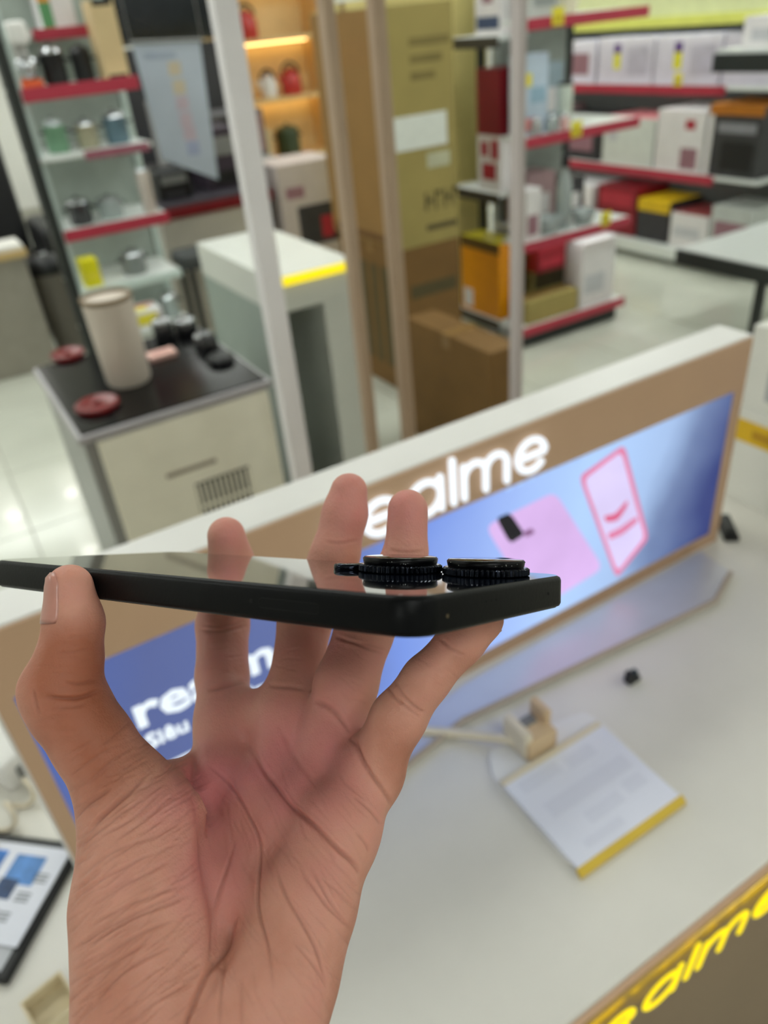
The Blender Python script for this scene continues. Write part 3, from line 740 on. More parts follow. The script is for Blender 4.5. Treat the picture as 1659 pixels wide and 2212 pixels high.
# ------------------------------------------------------------------ far rack facing left
FU = 4.40
rack('long far shelf rack with red price edges at the right of the view', (4.65, 3.85, 0),
     [(FU, 4.85, 3.05, 5.60, z) for z in (.12, .60, 1.10)] + [(FU + .02, 4.85, 2.7, 5.60, 1.45)],
     [(FU - .015, FU, 3.36, 5.60, z - .05, z + .004) for z in (.60, 1.10)] + [(FU + .005, FU + .02, 2.7, 5.60, 1.415, 1.455, mat('pale_yellow_lip', rgb(232, 234, 120), .5))] + [(FU - .015, FU, 3.05, 5.60, .05, .122, shelf_m)],
     [(4.85, 4.90, 5.54, 5.60, 0, 2.0), (4.85, 4.90, 3.05, 3.10, 0, 2.0), (4.85, 4.87, 3.10, 5.54, .1, 2.0, mat('rack_back', rgb(96, 100, 98), .6))],
     [(FU + .03, FU + .05, 3.42, 5.5, z - .021) for z in (.60, 1.10, 1.45)])
purp = mat('purple_print', rgb(88, 50, 130), .5)
yneon = mat('bright_yellow_print', rgb(226, 220, 20), .5)
k = 0
for v0, v1, lab in ((3.98, 4.46, 'pale lilac box with yellow and purple tag, farther one on the upper shelf'), (3.46, 3.96, 'pale lilac box with yellow and purple tag, nearer one on the upper shelf'), (3.08, 3.44, 'plain pale box at the near end of the upper shelf')):
    pr = [] if k == 2 else [('l', .30, .42, .32, .66, yneon, 'yellow_tag'), ('l', .30, .42, .66, .86, purp, 'purple_tag'), ('l', .55, .92, .2, .8, mat('lilac_print', rgb(190, 184, 200), .5, var=.1), 'printed_picture')]
    pbox('appliance_box', lab, FU + .05, FU + .38, v0, v1, 1.10, .27, lilc, pr, group='boxes on the upper far shelf'); k += 1
for k, (v0, v1, h, m, pr, lab) in enumerate((
        (3.90, 4.36, .30, mat('pale_grey_card', rgb(214, 218, 212), .5, var=.05), [('l', .1, .3, .5, .7, mat('faint_grey', rgb(196, 196, 200), .5), 'printed_picture'), ('t', 0, 1, 0, 1, mat('rose_lid', rgb(236, 150, 156), .5), 'rose_lid')], 'pale grey box with rose lid on the middle far shelf'),
        (3.50, 3.88, .36, whitec, [('l', .55, .9, .05, .4, mau, 'printed_picture'), ('l', .6, .8, .7, .85, redp, 'printed_badge')], 'white box with red badge on the middle far shelf'),
        (3.10, 3.48, .40, mat('black_card', rgb(58, 58, 60), .5, var=.2, scale=15), [('t', 0, 1, 0, 1, mat('orange_lid', rgb(224, 150, 70), .5), 'orange_lid'), ('l', 0, .1, 0, 1, whitec, 'white_edge'), ('l', .3, .9, .1, .5, mat('black_print', rgb(28, 28, 30), .5), 'printed_picture'), ('l', .2, .9, .62, .76, mat('silver_print', rgb(140, 140, 146), .5), 'printed_text'), ('l', 0.0, 1, .86, 1, mat('rust_band', rgb(180, 110, 30), .5), 'rust_band')], 'black and white appliance box with orange lid on the middle far shelf'))):
    pbox('appliance_box', lab, FU + .04, FU + .40, v0, v1, .60, h, m, pr, group='boxes on the middle far shelf')
for k, (v0, v1, h, m, pr, lab) in enumerate((
        (4.02, 4.40, .32, crim, [('l', .1, .9, .6, .9, redp, 'printed_text')], 'red box at the far end of the bottom far shelf'),
        (3.72, 4.00, .27, dark_p, [('t', 0, 1, 0, 1, mat('mustard_lid', rgb(214, 176, 20), .5), 'mustard_lid'), ('l', 0, 1, .72, 1, mat('mustard_lid', rgb(214, 176, 20), .5), 'mustard_band')], 'dark box with mustard lid on the bottom far shelf'),
        (3.40, 3.70, .22, whitec, [('l', .1, .8, .3, .6, mat('faint_grey', rgb(196, 196, 200), .5), 'printed_picture'), ('t', 0, 1, 0, 1, mat('dull_red_lid', rgb(140, 60, 62), .5), 'dull_red_lid')], 'white box with dull red lid on the bottom far shelf'),
        (3.08, 3.38, .30, mat('grey_card', rgb(190, 194, 190), .5), [('l', .1, .9, .2, .7, mau, 'printed_picture')], 'grey box at the near end of the bottom far shelf'))):
    pbox('appliance_box', lab, FU + .06, FU + .38, v0, v1, .122, h, m, pr, group='boxes on the bottom far shelf')
for z, v0, v1, h, m, lab in ((1.10, 4.50, 4.90, .26, lilc, 'pale lilac box at the far end of the upper far shelf'), (1.10, 4.94, 5.40, .24, whitec, 'white box at the very end of the upper far shelf'),
        (.60, 4.42, 4.86, .30, dark_p, 'dark box at the far end of the middle far shelf'), (.60, 4.90, 5.40, .33, mat('rosy_grey_card', rgb(170, 140, 142), .5), 'rosy box at the very end of the middle far shelf'),
        (.122, 4.46, 4.96, .30, whitec, 'white box at the far end of the bottom far shelf'), (.122, 5.0, 5.45, .28, crim, 'red box at the very end of the bottom far shelf')):
    pbox('appliance_box', lab, FU + .06, FU + .38, v0, v1, z, h, m, [('l', .15, .85, .2, .7, mau, 'printed_picture')], group='boxes at the far end of the far rack')
pbox('lit_shelf_board', 'long pale yellow board standing in for the lit top shelf of the far rack', FU + .06, FU + .10, 2.75, 5.50, 1.45, .42, mat('pale_yellow_board', rgb(238, 244, 190), .5, var=.05), [('l', .0, 1, .0, .05, mat('pale_yellow_lip', rgb(232, 234, 120), .5), 'yellow_border')], cat='sign')  # brightness of a lit top shelf put into the board's pale colour
tag_on(1465, 172, 0, 'yellow price tag on the upper red edge of the far rack', u=FU - .017)
# near rack at the right border
rack('black framed rack with white shelves cut by the right border', (3.75, 2.3, 0),
     [(3.46, 4.2, 1.7, 2.80, .45), (3.46, 4.1, 1.7, 2.72, 1.36)],
     [(3.44, 3.46, 1.7, 2.80, .37, .445, up_m), (3.44, 3.46, 1.7, 2.72, 1.27, 1.345, up_m)],
     [(4.10, 4.15, 2.36, 2.41, 0, 2.1), (4.10, 4.15, 1.75, 1.80, 0, 2.1), (3.50, 3.54, 2.30, 2.34, 0, .37)])
pbox('product_box', 'pale carton resting on the upper black edged shelf at the right border', 3.55, 3.95, 2.2, 2.66, 1.36, .12, whitec, [('l', .1, .6, .2, .6, mat('faint_grey', rgb(196, 196, 200), .5), 'printed_picture')])

# ------------------------------------------------------------------ left rack with kitchen goods
mint = mat('mint_white', rgb(206, 222, 216), .35, var=.03)
rack('narrow shelf rack with black upright and red price edges at the upper left', (0.86, 4.25, 0),
     [(.60, 1.12, 4.0, 4.40, z) for z in (.36, .62, .90, 1.22, 1.49)] + [(.74, 1.0, 4.2, 4.40, 1.70)],
     [(.61, 1.12, 3.985, 4.0, 1.44, 1.495), (.61, 1.12, 3.985, 4.0, .855, .905), (.76, 1.0, 4.185, 4.2, 1.66, 1.705), (.80, 1.10, 3.985, 4.0, 1.185, 1.222, mat('dull_rose', rgb(150, 90, 104), .5)), (.60, 1.12, 3.985, 4.0, .585, .622, mint)],
     [(.555, .60, 3.98, 4.03, 0, 2.1), (1.12, 1.15, 4.36, 4.40, 0, 2.1, mint), (.60, .625, 4.02, 4.045, 0, 2.1, mint), (.60, .63, 4.36, 4.40, 0, 2.1), (.63, 1.12, 4.40, 4.415, .2, 2.1, mat('rack_back_mint', rgb(168, 178, 170), .5, var=.12, scale=8))],
     [(.82 if z == 1.22 else .64, 1.09, 4.01, 4.03, z - .021) for z in (.62, .90, 1.22, 1.49)])
t = thing('stand_mixer', 'white and orange stand mixer on the top left shelf', 'mixer', (.68, 4.15, 1.49))
MB().box(-.05, .05, -.07, .07, 0, .03, .008).build('base', mat('mixer_orange', rgb(226, 96, 50), .4), t)
MB().box(-.02, .035, .02, .06, .03, .17, .01).build('column', white_m, t)
MB().box(-.045, .045, -.08, .07, .16, .25, .02).build('head', white_m, t)
MB().lathe([(.03, .03), (.045, .05), (.055, .11), (.05, .11), (.04, .055), (.001, .045)], 0, -.03, 28, cap=False).build('bowl', steel_m, t)
def pot(u, v, z, r, h, label, m, lidm, name='cooking_pot', cat='pot', group=None):
    t = thing(name, label, cat, (u, v, z), group=group)
    MB().lathe([(r * .9, 0), (r, .012), (r, h * .7), (r * 1.04, h * .72), (r * 1.04, h * .75)], 0, 0, 30).build('body', m, t)
    MB().lathe([(r * 1.02, h * .75), (r * .8, h * .88), (r * .2, h * .94), (.001, h * .94)], 0, 0, 30, cap=False).build('lid', lidm, t)
    MB().lathe([(r * .12, h * .93), (r * .16, h * .98), (.001, h)], 0, 0, 16).build('knob', black_m, t)
    for s in (-1, 1): MB().box(s * r * 1.12 - .012, s * r * 1.12 + .012, -.025, .025, h * .55, h * .62, .004).build('handle', black_m, t)
    return t
pot(.80, 4.14, 1.49, .052, .16, 'black round pot with grey lid beside the mixer', black_m, steel_m)
pot(.93, 4.16, 1.49, .046, .15, 'narrow black pot beside the tall cream box', black_m, black_m)
pbox('product_box', 'tall cream box at the right of the upper left shelf', 1.0, 1.105, 4.05, 4.20, 1.49, .30, mat('cream_card', rgb(214, 190, 144), .5, var=.05), [('f', .1, .9, .92, 1, black_m, 'dark_cap'), ('f', .1, .9, 0, .05, black_m, 'dark_band')])
pbox('product_box', 'white box on the small topmost shelf at the upper left', .82, .97, 4.22, 4.36, 1.705, .16, whitec, [('f', 0, .35, .0, .6, mat('green_print', rgb(90, 150, 100), .5), 'green_print'), ('f', 0, .35, .6, 1, mat('orange_print', rgb(220, 150, 60), .5), 'orange_print')])
for k, (u, v, z, r, h, m, lm, lab) in enumerate((
        (.72, 4.12, 1.222, .05, .15, mat('green_enamel', rgb(110, 150, 120), .3), glass_b, 'green enamel pot behind the rack upright'),
        (.86, 4.12, 1.222, .05, .13, mat('olive_enamel', rgb(160, 156, 130), .3), steel_m, 'olive pot with steel lid on the second left shelf'),
        (1.0, 4.12, 1.222, .055, .15, mat('blue_enamel', rgb(90, 116, 128), .3), steel_m, 'blue grey pot with steel lid on the second left shelf'),
        (.73, 4.12, .90, .055, .13, jar_m, steel_m, 'dark glass pot at the left of the third left shelf'),
        (.88, 4.14, .90, .06, .11, glass_b, steel_m, 'clear glass casserole in the middle of the third left shelf'),
        (.92, 4.12, .62, .06, .13, mat('steel_grey', rgb(130, 134, 132), .3, metal=.6), steel_m, 'grey steel pot on the fourth left shelf'),
        (1.05, 4.12, .36, .05, .14, glass_b, steel_m, 'tall clear jar on the lowest left shelf'))):
    pot(u, v, z, r, h, lab, m, lm)
canister(1.06, 4.08, .90, .032, .034, .20, 'slim pale tumbler with bright lid at the right of the third left shelf', body=mat('tumbler_taupe', rgb(190, 180, 170), .4), rim=steel_m, name='tumbler', cat='tumbler')
pbox('product_box', 'bright yellow box at the left of the fourth left shelf', .65, .73, 4.03, 4.14, .62, .13, mat('lemon_card', rgb(222, 214, 20), .45, var=.04), [('f', .1, .9, .3, .5, yelc, 'printed_text')])
pbox('leaflet_stack', 'stack of yellow and white leaflets on the lowest left shelf', .66, .98, 4.02, 4.18, .36, .09, whitec, [('t', .05, .8, .1, .5, yelc, 'yellow_print'), ('f', .1, .9, .2, .8, yelc, 'yellow_edge'), ('t', .5, .95, .5, .9, mat('rose_print', rgb(224, 160, 150), .5), 'rose_print')], cat='leaflets')

# hanging pennant, counter with red edge, television
t = thing('pennant_banner', 'pale blue pennant with coloured lettering hanging beside the left rack', 'banner', (1.52, 4.62, .95))
def bn(x, y): p = pv(x, y, 4.62); return (p[0] - 1.52, 0.0, p[2] - .95)
MB().slab([bn(*c) for c in ((285, 95), (432, 90), (472, 388), (352, 345))][::-1], (0, 1, 0), .006).build('cloth', mat('banner_blue', rgb(178, 188, 202), .6, var=.05, scale=6), t)
for k, (x, y, m) in enumerate(((375, 150, 'banner_orange'), (385, 190, 'banner_orange'), (392, 225, 'banner_rose'), (400, 260, 'banner_rose'), (408, 290, 'banner_rose'), (416, 322, 'banner_violet'))):
    cc = {'banner_orange': rgb(196, 184, 160), 'banner_rose': rgb(188, 172, 184), 'banner_violet': rgb(160, 168, 198)}[m]
    w = 13
    MB().slab([bn(*c) for c in ((x - w, y - 16), (x + w, y - 18), (x + w + 4, y + 12), (x - w + 4, y + 14))][::-1], (0, -1, 0), .0015).build('printed_letter', mat(m, cc, .6), t)
MB().slab([bn(*c) for c in ((310, 115), (378, 112), (380, 126), (312, 129))][::-1], (0, -1, 0), .0015).build('printed_text', mat('banner_grey', rgb(156, 166, 184), .6), t)
p0, p1 = bn(282, 92), bn(436, 86)
MB().tube([p0, p1], .008, 8).build('rod', grey_m, t)
for s in (p0, p1): MB().tube([s, (s[0], 0, 2.25)], .002, 6).build('cord', grey_m, t)
t = thing('sales_counter', 'low white counter with red top edge behind the pennant', 'counter', (1.55, 5.05, 0))
MB().box(-.30, .39, -.40, .40, 0, .74, .004).build('body', mat('counter_grey_white', rgb(190, 184, 172), .5, var=.04), t)
MB().box(-.32, .41, -.42, .42, .74, .80, .004).build('red_top_edge', mat('dark_red_edge', rgb(112, 10, 22), .4), t)
MB().box(-.31, .40, -.41, .41, .80, .815).build('top', mat('counter_dark_top', rgb(70, 66, 74), .4), t)
for k, (u, v, w, d, h, m, lab) in enumerate((
        (1.42, 4.92, .20, .26, .16, black_m, 'black printer on the red edged counter'),
        (1.76, 5.0, .24, .30, .34, mat('aubergine', rgb(58, 48, 60), .5), 'dark aubergine machine on the red edged counter'),
        (1.62, 5.25, .22, .22, .50, mat('appliance_grey', rgb(128, 126, 126), .4, var=.06), 'grey appliance at the back of the red edged counter'))):
    t = thing('counter_appliance', lab, 'appliance', (u, v, .815), group='machines on the red edged counter')
    MB().box(-w / 2, w / 2, -d / 2, d / 2, 0, h, .012).build('housing', m, t)
    MB().box(-w * .4, w * .4, -d / 2 - .004, -d / 2, h * .55, h * .85, .001).build('front_panel', grey_m if k != 2 else dark_p, t)
    MB().box(-w * .3, w * .3, -d / 2 - .006, -d / 2, h * .1, h * .3, .001).build('paper_slot', black_m if k else dark_p, t)
t = thing('low_stool', 'dark grey padded stool in front of the red edged counter', 'stool', (1.42, 4.42, 0))
MB().box(-.19, .19, -.13, .13, .52, .60, .02).build('seat', mat('stool_grey', rgb(70, 74, 74), .6), t)
for u in (-.15, .15):
    for v in (-.09, .09): MB().box(u - .013, u + .013, v - .013, v + .013, 0, .52).build('leg', black_m, t)
t = thing('television', 'large dark television panel at the top behind the pennant', 'television', (2.0, 6.2, 1.60))
MB().box(-.42, .48, 0, .06, 0, .62, .006).build('housing', black_m, t)
MB().box(-.40, .46, -.003, 0, .03, .60).build('screen', mat('tv_screen', rgb(26, 30, 36), .15, var=.3, scale=4), t)
MB().box(-.62, .5, .02, .30, -1.6, -.02, .01).build('cabinet', mat('tv_cabinet', rgb(52, 52, 56), .5, var=.2, scale=3), t)
for k in range(3): MB().box(-.58 + .36 * k, -.26 + .36 * k, .005, .02, -1.5, -.75 + .1 * (k % 2), .004).build('cabinet_door', mat('cabinet_door_grey', rgb(104, 100, 100), .45, var=.1), t)
t = thing('washing_machine', 'pale washing machine between the pennant and the white post', 'appliance', (2.15, 5.80, 0))
MB().box(-.26, .26, -.28, .28, .02, .86, .01).build('housing', mat('washer_grey', rgb(170, 168, 166), .4), t)
MB().lathe([(.15, .0), (.165, .01), (.15, .03), (.12, .03)], 0, 0, 32).build('door_ring', black_m, t).matrix_local = Matrix.Translation((0, -.285, .45)) @ Matrix.Rotation(math.radians(90), 4, 'X')
MB().box(-.25, .25, -.288, -.28, .74, .85).build('control_panel', dark_p, t)
t = thing('microwave_oven', 'dark microwave oven standing on the pale washing machine', 'appliance', (2.15, 5.80, .86))
MB().box(-.24, .24, -.2, .2, 0, .30, .008).build('housing', mat('oven_grey', rgb(96, 94, 96), .4), t)
MB().box(-.22, .10, -.206, -.2, .03, .27).build('door', black_m, t)
MB().box(.12, .22, -.206, -.2, .03, .27).build('control_panel', mat('oven_panel', rgb(150, 120, 120), .4), t)

# ------------------------------------------------------------------ warm lit wall shelves
warm = mat('warm_shelf_wood', rgb(206, 176, 122), .5, var=.06)
led = mat('warm_led', (1.0, 0.62, 0.22), .4, var=0, emit=5.0)
t = thing('lit_wall_shelves', 'wooden wall shelves glowing with warm light left of the cartons', 'shelf', (3.0, 6.6, 0))
for z in (.30, .70, 1.14, 1.56, 2.0): MB().box(-.55, .40, -.10, .25, z - .03, z, .003).build('shelf_board', warm, t)
for z in (1.14, 1.56, 2.0):
    MB().box(-.53, .38, .16, .19, z - .045, z - .03).build('light_strip', led, t)
MB().box(-.55, .40, .25, .28, 0, 2.1).build('back_board', mat('niche_back', rgb(238, 214, 160), .6, var=.04), t)
for u in (-.58, .40): MB().box(u, u + .03, -.10, .28, 0, 2.1).build('side_board', warm, t)
kred = mat('kettle_red', rgb(186, 50, 44), .3, coat=.3)
def kettle(u, v, z, m, label, r=.085, h=.20):
    t = thing('kettle', label, 'kettle', (u, v, z))
    MB().lathe([(r * .9, 0), (r, .02), (r * .95, h * .6), (r * .6, h * .9), (r * .2, h * .95), (.001, h * .95)], 0, 0, 28).build('body', m, t)
    MB().tube([(r * .9 * math.cos(a), 0, h * .75 + r * 1.0 * math.sin(a)) for a in np.linspace(0.1, math.pi - .1, 12)], .012, 8).build('handle', black_m, t)
    MB().tube([(-r * .8, 0, h * .45), (-r * 1.3, 0, h * .75)], [.022, .012], 8).build('spout', m, t)
    MB().lathe([(.015, h * .94), (.02, h * 1.02), (.001, h * 1.03)], 0, 0, 14).build('lid_knob', black_m, t)
kettle(3.12, 6.62, 1.14, kred, 'red kettle on the upper warm lit shelf')
kettle(2.66, 6.62, 1.14, mat('kettle_cream', rgb(224, 200, 170), .3), 'cream kettle at the left of the upper warm lit shelf')
kettle(2.92, 6.64, 1.14, white_m, 'white kettle between the red and the cream kettle', r=.07, h=.17)
pot(3.02, 6.62, .70, .10, .24, 'dark green pot on the lower warm lit shelf', mat('dark_green', rgb(64, 76, 50), .4), mat('dark_green', rgb(64, 76, 50), .4))
pbox('product_box', 'cream box at the left of the lower warm lit shelf', 2.60, 2.84, 6.54, 6.74, .70, .22, mat('cream_card', rgb(214, 190, 144), .5), [('f', .2, .8, .3, .7, mat('tan_print', rgb(190, 160, 110), .5), 'printed_picture')])
kettle(2.80, 6.62, 1.56, kred, 'red kettle on the top warm lit shelf')
pbox('appliance_box', 'white appliance box with dark and red pictures below the warm shelves', 2.0, 2.42, 4.62, 5.0, .26, .66, mat('mauve_white_card', rgb(196, 184, 180), .5, var=.05), [('f', .25, .95, .25, .62, dark_p, 'printed_picture'), ('f', .62, .82, .3, .5, redp, 'printed_picture'), ('f', .1, .4, .7, .8, mau, 'printed_text')])
t, hu, hv, h = carton(1.98, 2.46, 4.60, 5.02, 0, .26, 'low brown carton under the white appliance box', kraft)

# ------------------------------------------------------------------ far left: bin, dark chair, wooden bench
t = thing('waste_bin', 'grey waste bin with black lid on the floor at the left', 'bin', (.63, 5.12, 0))
MB().lathe([(.085, 0), (.09, .02), (.11, .50), (.112, .51)], 0, 0, 28).build('body', mat('bin_grey', rgb(112, 106, 96), .4, var=.04), t)
MB().lathe([(.116, .50), (.12, .53), (.10, .58), (.04, .60), (.001, .60)], 0, 0, 28).build('lid', black_m, t)
MB().lathe([(.02, .597), (.025, .61), (.001, .612)], 0, 0, 16).build('knob', steel_m, t)
t = thing('massage_chair', 'bulky black armchair at the left border behind the rack', 'chair', (.40, 5.9, 0))
ch_m = mat('chair_black', rgb(34, 34, 36), .5, var=.1); chg = mat('chair_grey', rgb(84, 80, 76), .5, var=.06)
MB().box(-.32, .32, -.35, .30, .12, .46, .05).build('seat', chg, t)
MB().box(-.30, .30, .14, .36, .40, 1.30, .06).build('backrest', ch_m, t)
for s in (-1, 1): MB().box(s * .38 - .07, s * .38 + .07, -.35, .30, .0, .66, .04).build('armrest', ch_m, t)
MB().box(-.28, .28, -.48, -.34, .04, .42, .05).build('leg_rest', chg, t)
t = thing('wooden_bench', 'pale bench with light wood edge at the left border', 'bench', (.30, 5.0, 0))
MB().box(-.30, .22, -.14, .14, .66, .70, .004).build('seat', mat('bench_wood', rgb(206, 176, 122), .5, var=.06), t)
MB().box(-.29, .21, -.13, .13, .70, .725, .004).build('cushion', mat('bench_white', rgb(226, 222, 214), .6), t)
MB().box(-.28, .20, -.12, .12, 0, .66, .004).build('base', mat('bench_base', rgb(150, 144, 132), .6), t)
# ------------------------------------------------------------------ hand measurements (pixels of the frame, depth in metres)
PALM = [
    [(490, 1580, .258, 58), (475, 1720, .238, 70), (440, 1980, .204, 95), (430, 2230, .182, 112), (420, 2500, .167, 126), (430, 2900, .158, 170), (440, 3400, .150, 200)],
    [(622, 1580, .249, 60), (575, 1750, .229, 74), (510, 2000, .204, 98), (450, 2230, .182, 115)],
    [(715, 1620, .236, 60), (645, 1780, .220, 76), (570, 2000, .203, 98), (490, 2230, .182, 118)],
    [(797, 1675, .221, 62), (728, 1800, .210, 82), (662, 1960, .198, 96), (612, 2110, .188, 108), (562, 2230, .181, 118), (535, 2500, .167, 126), (525, 2900, .158, 172), (540, 3400, .150, 205)],
    [(314, 1810, .206, 126), (314, 1950, .197, 143), (323, 2100, .189, 144), (322, 2230, .182, 142), (316, 2500, .167, 140), (335, 2900, .158, 172), (340, 3400, .150, 200)],
    [(350, 1722, .222, 76), (440, 1690, .245, 58)],
    [(494, 1545, .262, 56), (640, 1546, .252, 54), (725, 1606, .238, 54), (796, 1665, .222, 58)],
]
FINGERS = [
    ([(488, 1580, .258, 60), (480, 1460, .276, 56), (481, 1350, .292, 56), (500, 1215, .2965, 48), (489, 1157, .294, 41)], 0.006),
    ([(622, 1580, .249, 60), (638, 1480, .259, 58), (658, 1345, .272, 57), (725, 1195, .2695, 52), (745, 1110, .270, 48), (754, 1062, .270, 41)], 0.006),
    ([(715, 1620, .236, 62), (747, 1480, .242, 68), (786, 1368, .249, 62), (877, 1195, .2515, 46), (881, 1100, .252, 44)], 0.005),
    ([(797, 1675, .221, 62), (860, 1552, .216, 59), (920, 1468, .214, 51), (994, 1388, .213, 49), (1044, 1340, .212, 45)], 0.005),
    ([(310, 1800, .206, 112), (258, 1692, .209, 92), (200, 1602, .208, 83), (152, 1530, .208, 84), (131, 1490, .208, 84), (150, 1425, .208, 68), (160, 1345, .208, 61), (151, 1268, .208, 50)], 0.008),
]
NAILS = [   # from root to free edge, outward direction, half angle
    ((156, 1337, .208), (147, 1232, .208), (-0.62, 0.0, 0.78), 0.62),
    ((490, 1215, .2965), (489, 1135, .294), (-0.1, 0.1, -1.0), 0.8),
    ((745, 1120, .270), (754, 1045, .270), (0.0, 0.1, -1.0), 0.8),
    ((880, 1150, .252), (881, 1080, .252), (0.1, 0.1, -1.0), 0.8),
    ((1035, 1370, .2125), (1062, 1340, .212), (0.6, -0.5, -0.7), 0.8),
]
D = 0.0001
CREASES = [   # points, half width in pixels, depth
    ([(189, 1790), (236, 1747), (280, 1709), (324, 1666)], 3.8, 8.7 * D),
    ([(162, 1770), (189, 1740), (243, 1699)], 3.2, 4.8 * D),
    ([(182, 1696), (236, 1649), (294, 1608)], 3.2, 2.9 * D),
    ([(216, 1612), (253, 1585), (280, 1558)], 3.2, 3.4 * D),
    ([(150, 1680), (200, 1640), (260, 1605)], 3.2, 2.5 * D),
    ([(216, 1794), (270, 1750), (314, 1723)], 3.2, 3.9 * D),
    ([(219, 1804), (287, 1767), (354, 1703)], 3.2, 3.9 * D),
    ([(243, 1821), (317, 1767), (381, 1709)], 3.2, 3.4 * D),
    ([(160, 1835), (205, 1800), (240, 1770)], 3.2, 3.4 * D),
    ([(165, 1902), (236, 1844), (337, 1804), (398, 1760)], 3.8, 3.4 * D),
    ([(192, 1915), (260, 1878), (337, 1838)], 3.2, 3.4 * D),
    ([(189, 1966), (270, 1912), (371, 1858)], 3.8, 3.9 * D),
    ([(189, 2006), (256, 1966), (337, 1932), (405, 1909)], 3.8, 3.9 * D),
    ([(162, 2054), (219, 2013), (304, 1969), (388, 1929)], 3.8, 4.8 * D),
    ([(189, 2047), (270, 1993), (415, 1932)], 3.8, 5.3 * D),
    ([(179, 2098), (236, 2060), (304, 2017), (380, 1985)], 3.8, 3.9 * D),
    ([(175, 2130), (230, 2090), (330, 2030)], 3.8, 3.4 * D),
    ([(202, 2175), (246, 2121), (297, 2081), (380, 2040)], 3.8, 3.9 * D),
    ([(300, 2190), (360, 2150), (420, 2120)], 3.8, 2.9 * D),
    ([(96, 1503), (130, 1508), (175, 1506), (222, 1488)], 3.8, 7.8 * D),
    ([(139, 1474), (175, 1476), (212, 1468)], 3.2, 3.9 * D),
    ([(120, 1412), (160, 1408), (195, 1400)], 3.2, 2.5 * D),
    ([(140, 1380), (170, 1374), (210, 1366)], 3.2, 1.9 * D),
    ([(72, 1487), (76, 1515), (84, 1545)], 3.2, 3.9 * D),
    ([(110, 1530), (150, 1528), (190, 1520)], 3.2, 2.9 * D),
    ([(415, 1622), (424, 1640), (436, 1668), (446, 1700)], 9.0, 9.6 * D),
    ([(446, 1700), (452, 1760), (452, 1845), (468, 1930), (462, 2013)], 9.0, 4.8 * D),
    ([(509, 1810), (485, 1897), (464, 2013), (452, 2080)], 3.2, 4.8 * D),
    ([(505, 1975), (495, 2000), (485, 2040), (443, 2110), (405, 2200), (390, 2260)], 4.6, 8.7 * D),
    ([(450, 1645), (495, 1694), (534, 1757), (562, 1827), (557, 1950), (579, 2044), (592, 2142)], 3.2, 5.7 * D),
    ([(530, 1600), (572, 1663), (625, 1736), (677, 1782), (726, 1831), (761, 1862), (779, 1887)], 4.6, 8.7 * D),
    ([(684, 1796), (726, 1859)], 3.2, 2.9 * D),
    ([(752, 1590), (765, 1607), (786, 1652), (831, 1712), (845, 1740)], 3.8, 5.7 * D),
    ([(765, 1719), (800, 1750), (824, 1782)], 3.2, 3.9 * D),
    ([(768, 1796), (790, 1822), (796, 1840)], 3.2, 3.9 * D),
    ([(597, 1873), (618, 1936), (653, 1995), (684, 2055), (705, 2131)], 3.2, 5.7 * D),
    ([(646, 1869), (695, 1943), (730, 1981), (761, 2009)], 3.2, 4.3 * D),
    ([(670, 1869), (712, 1946), (747, 1995)], 3.2, 4.3 * D),
    ([(695, 1897), (730, 1925), (765, 1960)], 3.2, 2.9 * D),
    ([(632, 2030), (681, 2090), (705, 2131)], 3.2, 3.9 * D),
    ([(485, 2040), (478, 2120), (474, 2220)], 3.8, 3.9 * D),
    ([(522, 2107), (522, 2160), (522, 2230)], 3.8, 2.9 * D),
    ([(560, 1650), (600, 1720), (640, 1770)], 3.2, 1.9 * D),
    ([(600, 1560), (640, 1640), (690, 1700)], 6.0, 2.5 * D),
    ([(429, 1360), (483, 1363), (536, 1350)], 3.8, 4.8 * D),
    ([(435, 1350), (483, 1352), (530, 1342)], 3.2, 2.9 * D),
    ([(447, 1492), (491, 1482), (534, 1470)], 4.6, 4.8 * D),
    ([(581, 1481), (625, 1484), (665, 1490)], 4.6, 4.8 * D),
    ([(723, 1374), (772, 1391), (826, 1414)], 3.2, 4.8 * D),
    ([(737, 1382), (790, 1392), (835, 1405)], 3.2, 2.9 * D),
    ([(679, 1512), (719, 1534), (759, 1581)], 4.6, 5.7 * D),
    ([(835, 1481), (857, 1512), (906, 1548)], 3.2, 4.8 * D),
    ([(848, 1468), (880, 1512), (915, 1540)], 3.2, 3.9 * D),
    ([(870, 1505), (895, 1530), (920, 1540)], 3.2, 2.9 * D),
    ([(951, 1378), (973, 1400), (1004, 1418)], 3.2, 3.9 * D),
    ([(763, 1588), (780, 1636), (820, 1700)], 3.2, 3.9 * D),
    ([(838, 1188), (880, 1194), (918, 1190)], 3.2, 2.9 * D),
    ([(700, 1170), (735, 1174), (775, 1166)], 3.2, 2.9 * D),
]
SOFT = [   # broad hollows of the palm: points, half width, depth
    ([(418, 1625), (436, 1680), (452, 1760), (456, 1880), (480, 1990), (470, 2060)], 26, 26 * D),
    ([(424, 1632), (440, 1690)], 14, 14 * D),
    ([(540, 1620), (610, 1720), (700, 1810)], 24, 10 * D),
    ([(500, 1960), (470, 2080), (410, 2210)], 20, 14 * D),
    ([(690, 1540), (760, 1600), (800, 1690)], 20, 6 * D),
    ([(170, 1810), (250, 1745), (330, 1670)], 16, 8 * D),
    ([(90, 1512), (150, 1516), (225, 1498)], 12, 6 * D),
]
